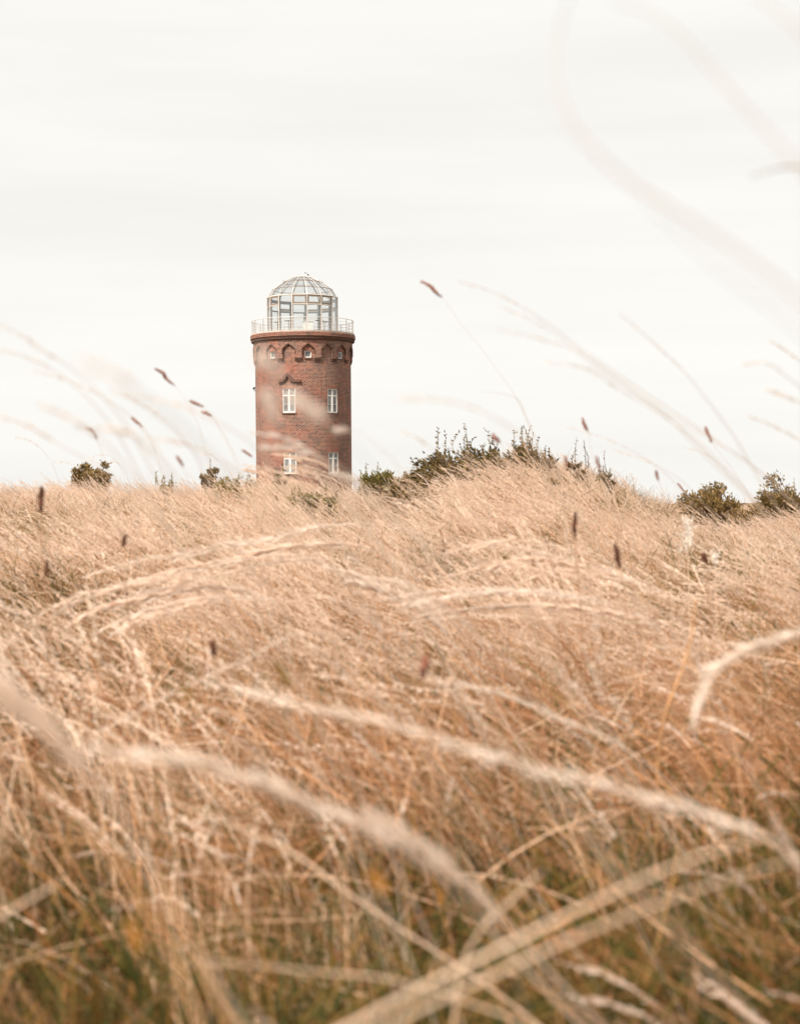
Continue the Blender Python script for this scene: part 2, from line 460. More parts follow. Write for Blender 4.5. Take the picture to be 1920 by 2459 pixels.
def sweep_on_wall(path, r0, r1, half, mb=None):
    """A bar of radial depth r0..r1 and height 2*half following (phi, z) points on the wall."""
    mb = mb or MB()
    V, F = [], []
    n = len(path)
    for i, (p, z) in enumerate(path):
        a, b = path[max(i - 1, 0)], path[min(i + 1, n - 1)]
        du, dz = (b[0] - a[0]) * r1, b[1] - a[1]
        L = math.hypot(du, dz); nu, nz_ = -dz / L * half / r1, du / L * half
        V += [cyl(r0, p - nu, z - nz_), cyl(r1, p - nu, z - nz_), cyl(r1, p + nu, z + nz_), cyl(r0, p + nu, z + nz_)]
    for i in range(n - 1):
        a, b = 4 * i, 4 * i + 4
        for k in range(4): F.append((a + k, b + k, b + (k + 1) % 4, a + (k + 1) % 4))
    F += [(0, 1, 2, 3), (4 * n - 4, 4 * n - 1, 4 * n - 2, 4 * n - 3)]
    mb.add(V, F)
    return mb

for k in range(NA):
    c = R(A0) + k * PITCHA
    path = [(c - HALF * 1.05, Z_SH - 0.40), (c - HALF * 1.05, Z_SH - 0.02)] + [(c + HALF * 1.05 * t, Z_SH + 0.06 + (Z_APEX - Z_SH) * (1 - abs(t)) ** 0.92) for t in (-0.95, -0.6, -0.3, 0, 0.3, 0.6, 0.95)] + [(c + HALF * 1.05, Z_SH - 0.02), (c + HALF * 1.05, Z_SH - 0.40)]
    sweep_on_wall(path, RW + 0.02, RF + 0.045, 0.040).build('hood_moulding', DKBRICK, tower, uvfun=cyl_uv)
    # corbel: two staggered rows of brick headers under each pier
    cc = c + PITCHA / 2
    mb = MB()
    W = (PITCHA / 2 - HALF) * 2
    for row in range(3):
        m = 4
        for i in range(m):
            if (i + row) % 2 == 0: continue
            p0 = cc - W / 2 + W * i / m
            curved_box(p0, p0 + W / m, Z_PIER - 0.1 * (row + 1), Z_PIER - 0.1 * row - 0.012, RW - 0.02, RF - 0.015 - 0.03 * row, mb, 2)
    curved_box(cc - W / 2, cc + W / 2, Z_PIER - 0.30, Z_PIER - 0.001, RW - 0.02, RW + 0.015, mb, 3)
    mb.build('corbel', DKBRICK, tower, uvfun=cyl_uv)

# cornice: stepped courses, shade under the band put into their dark colour, then the band
mbd = lathe([(RF - 0.02, ZE + 13.12), (RF + 0.05, ZE + 13.14), (RF + 0.05, ZE + 13.24), (RF + 0.12, ZE + 13.26), (RF + 0.12, ZE + 13.36), (RF + 0.18, ZE + 13.38), (RF + 0.18, ZE + 13.46)])
for k in range(120):
    p = 2 * math.pi * k / 120
    curved_box(p, p + 0.026, ZE + 13.25, ZE + 13.455, RF + 0.10, RF + 0.20, mbd, 1)
mbd.build('cornice_moulding', DKBRICK, tower, uvfun=cyl_uv)
lathe([(RF + 0.10, ZE + 13.46), (RF + 0.25, ZE + 13.47), (RF + 0.27, ZE + 13.50), (RF + 0.27, ZE + 13.80), (RF + 0.22, ZE + 13.86), (RF + 0.0, ZE + 13.87)]).build('cornice_band', RIM, tower, uvfun=cyl_uv)
lathe([(0.01, ZE + 13.86), (RF + 0.19, ZE + 13.875), (RF + 0.21, ZE + 13.98), (RF + 0.05, ZE + 14.0), (0.01, ZE + 14.0)]).build('balcony_floor', SLAB, tower, uvfun=cyl_uv)

# tall and small windows
def flat_frame(phi, R_): # local frame at a window: origin function (u across, z up, d outwards)
    rot = Matrix.Rotation(phi, 3, 'Z')
    return lambda u, z, d: rot @ Vector((u, -(R_ + d), z)), rot
def make_window(a, z0, z1, w, small=False):
    phi = R(a)
    f, rot = flat_frame(phi, RW - 0.17)
    z0, z1 = z0 + ZE, z1 + ZE
    fr = MB()
    T, D = (0.075, 0.08) if small else (0.08, 0.09)
    def bar(u0, u1, a0, a1, d0=0.0, d1=D):
        fr.box(f((u0 + u1) / 2, (a0 + a1) / 2, (d0 + d1) / 2), (u1 - u0, d1 - d0, a1 - a0), rot)
    w2 = w / 2 - 0.002
    bar(-w2, -w2 + T, z0, z1); bar(w2 - T, w2, z0, z1)
    bar(-w2 + T, w2 - T, z0, z0 + T * 1.15); bar(-w2 + T, w2 - T, z1 - T, z1)
    if not small:
        zt = z1 - (z1 - z0) * 0.285
        bar(-0.06, 0.06, z0 + T * 1.15, z1 - T, 0.0, D + 0.03)
        for s in (-1, 1):
            u0, u1 = (0.06, w2 - T) if s > 0 else (-w2 + T, -0.06)
            bar(u0, u1, zt - 0.06, zt + 0.05)
            bar(u0, u1, z0 + (zt - z0) * 0.5 - 0.014, z0 + (zt - z0) * 0.5 + 0.014, 0.0, D - 0.03)
            bar(u0 if s > 0 else u1 - 0.045, u0 + 0.045 if s > 0 else u1, z0 + T * 1.15, zt - 0.06, 0.0, D - 0.012)
    wo_ = fr.build('window_frame' if not small else 'small_window', WHITE, tower)
    wo_.name = 'small_window' if small else 'window'
    pn = MB()
    pn.add([f(-w2 + .01, z0 + .01, 0.025), f(w2 - .01, z0 + .01, 0.025), f(w2 - .01, z1 - .01, 0.025), f(-w2 + .01, z1 - .01, 0.025)], [(0, 1, 2, 3)])
    pn.build('pane', PANE, wo_)
    hp = w / 2 / RW
    curved_box(phi - hp * 1.13, phi + hp * 1.13, z0 - 0.13, z0 - 0.003, RW - 0.15, RW + 0.085).build('sill', DKBRICK, wo_, uvfun=cyl_uv)
    ext = 1.05 if small else 1.12
    curved_box(phi - hp * ext, phi + hp * ext, z1 + 0.003, z1 + (0.34 if small else 0.30), RW - 0.1, RW + 0.014).build('lintel', SOLDIER, wo_, uvfun=cyl_uv)
for w_ in WINS: make_window(*w_)
for w_ in SMALL: make_window(*w_, small=True)

# gabled drip moulding over the upper left window, small lamp on the left flank
gp = [(-29.8, 9.60), (-26.5, 9.62), (-23.6, 9.68), (-18.4, 10.20), (-13.0, 9.68), (-9.5, 9.62), (-3.2, 9.60)]
gp2 = []
for i in range(len(gp) - 1):
    for t in (0, 0.5): gp2.append((R(gp[i][0] + (gp[i + 1][0] - gp[i][0]) * t), ZE + gp[i][1] + (gp[i + 1][1] - gp[i][1]) * t))
gp2.append((R(gp[-1][0]), ZE + gp[-1][1]))
sweep_on_wall(gp2, RW - 0.02, RW + 0.20, 0.115).build('gable_moulding', DKBRICK, tower, uvfun=cyl_uv)
lm = MB()
lm.tube([cyl(RW - 0.02, R(-88), ZE + 8.95), cyl(RW + 0.07, R(-88), ZE + 9.05), cyl(RW + 0.16, R(-88), ZE + 9.18)], 0.03, 8)
lm.tube([cyl(RW + 0.01, R(-88), ZE + 9.28), cyl(RW + 0.10, R(-88), ZE + 9.26), cyl(RW + 0.22, R(-88), ZE + 9.16)], [0.05, 0.11, 0.05], 10)
lm.build('wall_lamp', IRON, tower)

# balcony railing
RR = 4.48
rail = MB()
def ring_pts(r, z, n=96): return [cyl(r, 2 * math.pi * k / n, z) for k in range(n + 1)]
rail.tube(ring_pts(RR, ZE + 15.12), 0.028, 6, cap=False)
rail_o = rail.build('railing', ALU, tower, smooth=True)
for z in (14.86, 14.60, 14.34, 14.10):
    w_ = MB(); w_.tube(ring_pts(RR, ZE + z), 0.013, 5, cap=False); w_.build('rail', ALU, rail_o, smooth=True)
for k in range(20):
    p = R(4 + 18 * k)
    ps = MB()
    ps.tube([cyl(RR, p, ZE + 13.99), cyl(RR, p, ZE + 15.10)], 0.024, 6)
    ps.tube([cyl(RR, p, ZE + 14.0), cyl(RR, p, ZE + 14.02)], 0.06, 8)
    ps.build('post', ALU if abs(((4 + 18 * k) + 180) % 360 - 180) < 50 else BRONZE, rail_o)
bal = MB()
for k in range(220):
    p = 2 * math.pi * k / 220
    bal.tube([cyl(RR - 0.006, p, ZE + 14.10), cyl(RR - 0.006, p, ZE + 14.86)], 0.0035, 3, cap=False)
tag(bal.build('infill_bars', ALU, rail_o), kind='stuff')

# glass lantern: 15-sided drum and ribbed dome
NS, RD = 15, 3.13
DA = 2 * math.pi / NS
D0 = R(7.2)
Zf, Zt, Zev = ZE + 14.0, ZE + 16.36, ZE + 17.20
lant = lathe([(0.01, Zf + 0.003), (RD - 0.12, Zf + 0.003), (RD - 0.12, Zf + 0.03), (0.01, Zf + 0.03)], 45).build('glass_lantern', FLOORM, tower)
PROF = [(RD, Zev), (2.68, ZE + 17.93), (1.80, ZE + 18.58), (0.92, ZE + 18.99), (0.36, ZE + 19.13)]
def vp(k, r, z): return cyl(r, D0 + DA * k, z)
UPPER = {-3, -2, 0, 1, 2, -1 - 3, 4, 5, -6, 6, 7}     # panels with an opening light at the top; others run full height
def panel_frame(k, z0, z1, T, name, mat, depth=0.07, out=0.0):
    a, b = vp(k - 1, RD, 0), vp(k, RD, 0)
    mid = (a + b) / 2; u = (b - a).normalized(); nrm = Vector((mid.x, mid.y, 0)).normalized()
    W = (b - a).length
    rot = Matrix((u, nrm, Vector((0, 0, 1)))).transposed()
    mb = MB()
    def bar(u0, u1, a0, a1):
        mb.box(mid + u * ((u0 + u1) / 2) + Vector((0, 0, (a0 + a1) / 2)) + nrm * (out - depth / 2), (u1 - u0, depth, a1 - a0), rot)
    g = 0.06
    bar(-W / 2 + g, -W / 2 + g + T, z0, z1); bar(W / 2 - g - T, W / 2 - g, z0, z1)
    bar(-W / 2 + g + T, W / 2 - g - T, z0, z0 + T); bar(-W / 2 + g + T, W / 2 - g - T, z1 - T, z1)
    return mb.build(name, mat, lant)
for k in range(NS):
    kk = k if k <= 7 else k - NS
    # corner mullion: pale cap outside, steel post inside with its unlit look in the grey colour
    mb = MB(); rot = Matrix.Rotation(D0 + DA * k, 3, 'Z')
    mb.box(vp(k, RD + 0.015, (Zf + Zev) / 2), (0.08, 0.06, Zev - Zf), rot)
    mu = mb.build('mullion', ALU, lant)
    mb = MB(); mb.box(vp(k, RD - 0.09, (Zf + Zev) / 2), (0.10 if abs(kk) < 4 else 0.17, 0.12, Zev - Zf - 0.02), rot)
    mb.build('inner_post', GREYM, mu)
    a, b = vp(k - 1, RD, 0), vp(k, RD, 0)
    g = MB(); g.add([a + Vector((0, 0, Zf)), b + Vector((0, 0, Zf)), b + Vector((0, 0, Zev)), a + Vector((0, 0, Zev))], [(0, 1, 2, 3)])
    g.build('pane', GLASS, lant)
    if kk in UPPER:
        tb = MB(); tb.tube([a + Vector((0, 0, Zt)), b + Vector((0, 0, Zt))], 0.045, 6); tb.build('transom', ALU, lant)
        panel_frame(k, Zt + 0.06, Zev - 0.06, 0.11, 'vent_frame', BRONZE, out=0.02)
    if abs(kk) >= 4:
        panel_frame(k, Zf + 0.05, Zt - 0.06, 0.12, 'sash_frame', GREYM)
    tb = MB(); tb.tube([a + Vector((0, 0, Zev)), b + Vector((0, 0, Zev))], 0.062, 6); tb.build('eave_beam', ALU, lant)
    if abs(kk) >= 4:
        tb = MB(); q = (a + b) / 2; rotp = Matrix.Rotation(D0 + DA * (k - 0.5), 3, 'Z')
        tb.box(q * 0.965 + Vector((0, 0, Zev - 0.12)), ((b - a).length * 0.95, 0.08, 0.26), rotp); tb.build('ring_beam', GREYM, lant)
dome = MB()
dome.tube(ring_pts(PROF[-1][0], PROF[-1][1], 24), 0.035, 6, cap=False)
dome.tube([(0, 0, PROF[-1][1] - 0.02), (0, 0, PROF[-1][1] + 0.06)], [PROF[-1][0], 0.18], 16)
dome_o = dome.build('glass_dome', ALU, tower)
for k in range(NS):
    rb = MB(); rb.tube([vp(k, r, z) for r, z in PROF], 0.028, 6)
    rbo = rb.build('rib', ALU, dome_o)
    rb = MB(); rb.tube([vp(k, r - 0.05, z - 0.05) for r, z in PROF[:4]], 0.022, 4); rb.build('inner_rib', GREYM, rbo)
    if k % 2 == 0:
        hk = MB(); q = vp(k, PROF[2][0], PROF[2][1]); hk.tube([q, q + Vector((q.x * .03, q.y * .03, 0.15))], [0.03, 0.012], 5); hk.build('ladder_hook', BRONZE, rbo)
    for i in range(len(PROF) - 1):
        g = MB(); (r0, z0), (r1, z1) = PROF[i], PROF[i + 1]
        g.add([vp(k - 1, r0, z0), vp(k, r0, z0), vp(k, r1, z1), vp(k - 1, r1, z1)], [(0, 1, 2, 3)])
        g.build('dome_pane', GLASS, dome_o)
for r, z in PROF[1:-1]:
    rg = MB(); rg.tube([vp(k, r, z) for k in range(NS + 1)], 0.03, 5, cap=False); rg.build('ring', BRONZE, dome_o)
an = MB()
q = Vector((0.50, -0.1, PROF[-1][1] - 0.03))
an.tube([q, q + Vector((0.01, 0, 0.20))], 0.022, 6)
an.tube([q + Vector((0.0, 0, 0.20)), q + Vector((-0.10, 0, 0.26)), q + Vector((-0.24, 0, 0.35))], 0.014, 6)
an.tube([q + Vector((-0.06, 0, 0.18)), q + Vector((0.0, 0, 0.21)), q + Vector((0.07, 0, 0.14))], [0.03, 0.06, 0.03], 8)
an.tube([q + Vector((-0.25, 0, 0.33)), q + Vector((-0.25, 0, 0.42))], [0.045, 0.03], 8)
an.build('wind_gauge', IRON, tower)
# furniture of the viewing room, seen through the glass
for (u, v, h, m_) in ((-1.25, -1.6, 1.0, GREYM), (1.45, -1.4, 1.05, IRON), (1.9, -0.7, 1.0, IRON), (-2.2, -0.8, 0.95, GREYM)):
    t = MB(); z = Zf + 0.03
    t.tube([(u, v, z), (u, v, z + h)], 0.035, 8); t.tube([(u, v, z), (u, v, z + 0.03)], 0.22, 12)
    t.tube([(u, v, z + h), (u, v, z + h + 0.035)], 0.36, 16)
    t.build('standing_table', m_, tower)
t = MB(); t.box((0.45, 0.4, Zf + 0.6), (0.9, 0.7, 1.1)); t.box((0.45, 0.4, Zf + 1.19), (1.0, 0.8, 0.06)); t.build('stair_hatch', WHITE, tower)

# ------------------------------------------------------------------ shrubs
def shrub(name, label, px, py_top, py_bot, width_px, d, n_shoots=26, leaf=0.05, mat=LEAF, lean=-0.25, sprigs=6, density=1.0, cat='shrub', group=None, aspect=0.9, dens_r=1.0):
    top, botm = at(px, py_top, d), at(px, py_bot, d)
    x0, z1 = botm.x, top.z
    zg = gh(x0, d)
    z0 = min(botm.z, z1 - 0.15)
    wx = width_px / FPX * d / 2
    root = empty(name, (x0, d, zg))
    tag(root, label, cat, group)
    st, fo = MB(), MB()
    cz = (z0 + z1) / 2 - zg; hz = (z1 - z0) / 2
    def put_leaf(p, t, L):
        side = t.cross(Vector((random.gauss(0, 1), random.gauss(0, 1), random.gauss(0, 1))))
        if side.length < 1e-4: return
        side.normalize(); W = L * random.uniform(0.16, 0.26)
        nrm = side.cross(t).normalized()
        fo.add([p, p + t * L * 0.45 + side * W, p + t * L - nrm * L * 0.12, p + t * L * 0.45 - side * W],
               [(0, 1, 2, 3)], 0, min(1, max(0, random.gauss(0.42, 0.2))))
    def shoot(a, b, r, nl, start, L):
        mid = (a + b) / 2 + Vector((random.gauss(0, .08), random.gauss(0, .08), random.gauss(0.05, .05))) * (b - a).length
        path = smooth_path([a, mid, b], 5)
        st.tube(path, [r * (1 - 0.8 * i / (len(path) - 1)) for i in range(len(path))], 4)
        for i in range(nl):
            s = start + (1 - start) * (i + random.random()) / nl
            j = min(int(s * (len(path) - 1)), len(path) - 2); fr = s * (len(path) - 1) - j
            p = path[j].lerp(path[j + 1], fr); t = (path[j + 1] - path[j]).normalized()
            out = Vector((random.gauss(0, 1), random.gauss(0, 1), random.gauss(0, .8)))
            dr = (t * 0.7 + out * 0.55 + Vector((lean * 1.2, 0, -0.15))).normalized()
            put_leaf(p, dr, L * random.uniform(0.6, 1.2) * (1 - 0.45 * s))
    for k in range(n_shoots):                   # each branch ends in a clump of leaves
        ph, cth = random.uniform(0, 2 * math.pi), random.uniform(-0.55, 1.0)
        sth = math.sqrt(1 - cth * cth); rr = random.uniform(0.4, 1.12) * (0.85 + 0.25 * math.sin(3 * ph + px))
        e = Vector((wx * rr * sth * math.cos(ph) + lean * 0.25 * wx * cth, wx * aspect * rr * sth * math.sin(ph), max(0.05, cz + hz * rr * cth)))
        b = Vector((random.gauss(0, .2) * wx, random.gauss(0, .2) * wx, 0))
        shoot(b, e, 0.012, 10, 0.5, leaf)
        cr = random.uniform(0.14, 0.34) * min(wx, hz * 1.5) * dens_r
        dirb = (e - b).normalized()
        for q in range(int(random.uniform(50, 120) * density)):
            o_ = Vector((random.gauss(0, 1), random.gauss(0, 1), random.gauss(0, .75)))
            o_ = o_.normalized() * random.random() ** 0.5 * random.uniform(.6, 1.25)
            p = e + o_ * cr
            if p.z < 0.0: continue
            put_leaf(p, (o_.normalized() * .8 + dirb * 0.5 + Vector((lean, random.gauss(0, .5), random.gauss(0, .4)))).normalized(), leaf * random.uniform(.5, 1.0))
        for q in range(3):
            f = b.lerp(e, random.uniform(0.7, 1.0))
            g = f + Vector((random.gauss(lean * .3, .6), random.gauss(0, .6), random.gauss(0.35, .5))) * min(wx, hz * 1.6) * 0.40 * dens_r
            shoot(f, g, 0.005, 16, 0.1, leaf)
    for k in range(sprigs):                     # long young shoots above the crown
        ph = random.uniform(-1, 1)
        f = Vector((ph * wx * 0.75, random.gauss(0, .3) * wx, cz + hz * 0.4))
        g = f + Vector((random.gauss(lean * 0.25, .1), random.gauss(0, .1), random.uniform(0.5, 1.5))) * hz * 0.95
        shoot(f, g, 0.005, 26, 0.1, leaf * 0.85)
    st.build('stem', BARK, root)
    fo.build('foliage', mat, root)
    return root

GB = 'shrubs along the crest of the dune'
shrub('willow_shrub', 'largest leafy shrub on the crest right of the tower with tall shoots', 1160, 1080, 1235, 360, 20.5, 80, 0.080, LEAF, -0.5, 16, 1.05, group=GB)
shrub('willow_shrub', 'dark leafy shoots rising behind the right end of the largest shrub', 1285, 1072, 1190, 120, 22.0, 16, 0.072, LEAF, -0.3, 7, 1.1, group=GB)
shrub('willow_shrub', 'narrow upright dark shrub right of the largest shrub', 1392, 1098, 1225, 58, 22.0, 13, 0.055, LEAF, -0.1, 4, 1.2, group=GB)
shrub('willow_shrub', 'thin open shrub with see-through twigs where the crest dips', 1450, 1122, 1225, 66, 21.0, 9, 0.05, LEAF, -0.1, 4, 0.7, group=GB)
shrub('low_shrub', 'low olive shrub close to the right foot of the tower', 915, 1132, 1215, 120, 27.0, 36, 0.075, OLIVE, -0.2, 3, 1.3, group=GB)
shrub('low_shrub', 'small dark green shrub between olive shrub and the largest shrub', 995, 1148, 1220, 110, 23.0, 26, 0.065, LEAF, -0.2, 2, 1.2, group=GB)
shrub('low_shrub', 'yellowish green shrub low in the grass below the largest shrub', 1075, 1192, 1250, 130, 18.5, 22, 0.05, OLIVE, -0.2, 1, 1.2, group=GB)
shrub('wind_bent_tree', 'small dark wind-bent tree alone on the left skyline', 226, 1112, 1195, 84, 42.0, 34, 0.11, LEAF, 0.5, 0, 1.8, cat='tree', group=GB)
shrub('low_shrub', 'small brown-green bush on the skyline just left of the tower', 507, 1122, 1190, 50, 25.0, 12, 0.05, LEAF, -0.3, 1, 0.9, group=GB)
shrub('low_shrub', 'sparse sandy twigs on the skyline between lone tree and tower', 400, 1150, 1200, 60, 25.0, 7, 0.05, OLIVE, -0.2, 5, 0.6, group=GB)
shrub('low_shrub', 'sparse leafy bush in the grass at the left foot of the tower', 560, 1150, 1215, 110, 22.0, 12, 0.05, OLIVE, -0.2, 4, 0.8, group=GB)
shrub('low_shrub', 'dark leafy growth half hidden by plumes right below the largest shrub', 1265, 1150, 1240, 190, 18.0, 30, 0.06, LEAF, -0.3, 2, 1.0, group=GB)
shrub('low_shrub', 'low brown-green scrub between olive shrub and the largest shrub, nearer the grass', 970, 1172, 1240, 170, 20.0, 34, 0.055, LEAF, -0.3, 3, 1.0, group=GB)
shrub('low_shrub', 'small dark leaves in the grass under the see-through shrub', 1450, 1195, 1250, 130, 18.5, 14, 0.05, OLIVE, -0.3, 1, 0.9, group=GB)
shrub('low_shrub', 'dense dark rounded shrub at the right side of the skyline', 1720, 1160, 1290, 180, 20.0, 44, 0.06, LEAF, -0.5, 0, 1.5, group=GB)
shrub('low_shrub', 'dark shrub cut off by the right edge of the picture', 1885, 1162, 1290, 180, 21.0, 38, 0.06, LEAF, -0.5, 1, 1.5, group=GB)
shrub('low_shrub', 'olive leafy sprays in the grass below the tower windows', 760, 1178, 1275, 170, 17.0, 15, 0.05, OLIVE, -0.3, 4, 0.8, group=GB)
shrub('low_shrub', 'thin leafy creeper climbing before the lower left tower window', 668, 1128, 1180, 26, 19.0, 4, 0.045, OLIVE, -0.2, 2, 0.9, group=GB)

# ------------------------------------------------------------------ grass as a mass
def curves(n, spread, L, th0, th1, dmean, dsig, K, zroot=(0, 0)):
    root = np.stack([rng.uniform(-spread, spread, n), rng.uniform(-spread, spread, n), rng.uniform(*zroot, n) if zroot[1] > zroot[0] else np.zeros(n)], -1)
    Ln = rng.uniform(*L, n); a0 = rng.uniform(*th0, n); a1 = rng.uniform(*th1, n)
    az = dmean + rng.normal(0, dsig, n)
    pts = np.zeros((n, K, 3)); pts[:, 0] = root
    daz = rng.normal(0, 0.35, n)
    for k in range(1, K):
        t = (k - 0.5) / (K - 1)
        th = a0 + a1 * t ** 1.3
        s = Ln / (K - 1); az_k = az + daz * t
        pts[:, k] = pts[:, k - 1] + np.stack([np.sin(th) * np.cos(az_k), np.sin(th) * np.sin(az_k), np.cos(th)], -1) * s[:, None]
    return pts
def add_ribbons(mb, pts, w, mat, tints, tip=0.25):
    n, K, _ = pts.shape
    tan = np.gradient(pts, axis=1)
    rv = rng.normal(size=(n, 1, 3))
    side = np.cross(tan, rv); side /= np.linalg.norm(side, axis=2, keepdims=True) + 1e-9
    ww = rng.uniform(*w, n)[:, None, None] * np.linspace(1, tip, K)[None, :, None] / 2
    A, B = pts - side * ww, pts + side * ww
    V = np.stack([A, B], 2).reshape(-1, 3)
    F = []
    for i in range(n):
        o = i * 2 * K
        for k in range(K - 1): F.append((o + 2 * k, o + 2 * k + 1, o + 2 * k + 3, o + 2 * k + 2))
    mb.add(V, F, mat, np.repeat(tints, 2 * K))
def add_heads(mb, pts, mat, m=45, t0=0.72, ln=(0.010, 0.020), w=0.0022, flare=0.35, taper=True, clump=0):
    n, K, _ = pts.shape
    for i in range(n):
        s = t0 + (1 - t0) * rng.random(m)
        if clump:
            cc = t0 + (1 - t0) * (np.arange(clump) + rng.random(clump)) / clump; s = np.clip(cc[rng.integers(0, clump, m)] + rng.normal(0, 0.022, m), t0, 1)
        j = np.minimum((s * (K - 1)).astype(int), K - 2); f = (s * (K - 1) - j)[:, None]
        p = pts[i, j] * (1 - f) + pts[i, j + 1] * f
        t = pts[i, j + 1] - pts[i, j]; t /= np.linalg.norm(t, axis=1, keepdims=True) + 1e-9
        o = rng.normal(size=(m, 3)); d = t + o * flare; d /= np.linalg.norm(d, axis=1, keepdims=True)
        sd = np.cross(d, rng.normal(size=(m, 3))); sd /= np.linalg.norm(sd, axis=1, keepdims=True) + 1e-9
        u = (s - t0) / (1 - t0)
        env = np.sin(np.pi * np.clip(u * 0.85 + 0.12, 0, 1)) if taper else 1.0
        L_ = (rng.uniform(*ln, m) * (0.45 + 0.55 * env))[:, None]
        V = np.stack([p - sd * w * .3, p + d * L_ * 0.5 + sd * w, p + d * L_, p + d * L_ * 0.5 - sd * w], 1).reshape(-1, 3)
        mb.add(V, [(4 * q, 4 * q + 1, 4 * q + 2, 4 * q + 3) for q in range(m)], mat, np.clip(rng.normal(0.55, 0.2, 4 * m), 0, 1))

LEFT = math.pi
def tint(n, mu, sd): return np.clip(rng.normal(mu, sd, n), 0.0, 1.0)
def straw_patch(i):
    mb = MB()
    p = curves(95, 0.26, (0.34, 0.64), (0.15, 0.6), (0.5, 1.2), LEFT, 0.45, 6); add_ribbons(mb, p, (0.0018, 0.0040), 0, tint(95, 0.48, 0.24))
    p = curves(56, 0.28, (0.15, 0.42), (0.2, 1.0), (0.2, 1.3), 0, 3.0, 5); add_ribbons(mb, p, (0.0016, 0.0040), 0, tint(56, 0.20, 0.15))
    p = curves(24, 0.32, (0.25, 0.55), (1.2, 1.6), (-0.2, 0.25), 0, 3.0, 4, (0.04, 0.26)); add_ribbons(mb, p, (0.0018, 0.0040), 0, tint(24, 0.5, 0.25))
    p = curves(16, 0.26, (0.50, 0.74), (0.1, 0.45), (0.7, 1.3), LEFT, 0.3, 9); add_ribbons(mb, p, (0.0014, 0.0022), 0, tint(16, 0.6, 0.15), 0.6)
    add_heads(mb, p, 1, 46, 0.70)
    return mb.mesh('straw_patch', [STRAW, FLUFF])
def coarse_patch(i):
    mb = MB()
    p = curves(46, 0.24, (0.28, 0.60), (0.1, 0.8), (0.4, 1.3), LEFT, 0.55, 6); add_ribbons(mb, p, (0.0018, 0.0042), 0, tint(46, 0.47, 0.22))
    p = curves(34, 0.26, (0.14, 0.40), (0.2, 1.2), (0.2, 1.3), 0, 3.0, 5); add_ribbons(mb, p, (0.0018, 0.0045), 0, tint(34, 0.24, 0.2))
    p = curves(9, 0.22, (0.35, 0.62), (0.1, 0.8), (0.4, 1.3), LEFT, 0.7, 7); add_ribbons(mb, p, (0.004, 0.008), 0, tint(9, 0.50, 0.26))
    p = curves(14, 0.25, (0.25, 0.60), (1.0, 1.55), (-0.1, 0.4), 0, 3.0, 5, (0.04, 0.28)); add_ribbons(mb, p, (0.0025, 0.0055), 0, tint(14, 0.5, 0.28))
    p = curves(2, 0.2, (0.45, 0.62), (0.1, 0.5), (0.8, 1.3), LEFT, 0.4, 9); add_ribbons(mb, p, (0.002, 0.003), 0, tint(2, 0.6, 0.15), 0.6)
    add_heads(mb, p, 1, 60, 0.66, (0.012, 0.024), 0.0022, 0.3)
    return mb.mesh('coarse_patch', [NEARSTRAW, PLUME])
def feather_patch(i):
    mb = MB()
    p = curves(24, 0.25, (0.40, 0.70), (0.1, 0.5), (0.4, 1.0), LEFT, 0.3, 6); add_ribbons(mb, p, (0.0018, 0.0036), 0, tint(24, 0.5, 0.2))
    p = curves(20, 0.22, (0.60, 0.88), (0.1, 0.4), (0.75, 1.3), LEFT, 0.3, 10); add_ribbons(mb, p, (0.0016, 0.0024), 0, tint(20, 0.6, 0.15), 0.6)
    add_heads(mb, p, 1, 90, 0.70, (0.014, 0.030), 0.0022, 0.26)
    return mb.mesh('feather_patch', [STRAW, FLUFF])
def green_patch(i):
    mb = MB()
    p = curves(90, 0.24, (0.14, 0.36), (0.05, 0.7), (0.3, 1.1), LEFT, 1.3, 5); add_ribbons(mb, p, (0.003, 0.007), 0, tint(90, 0.40, 0.22))
    p = curves(14, 0.24, (0.10, 0.24), (0.8, 1.4), (0.0, 0.4), 0, 3, 4); add_ribbons(mb, p, (0.010, 0.022), 0, tint(14, 0.55, 0.3), 0.15)
    return mb.mesh('green_patch', [GREEN])

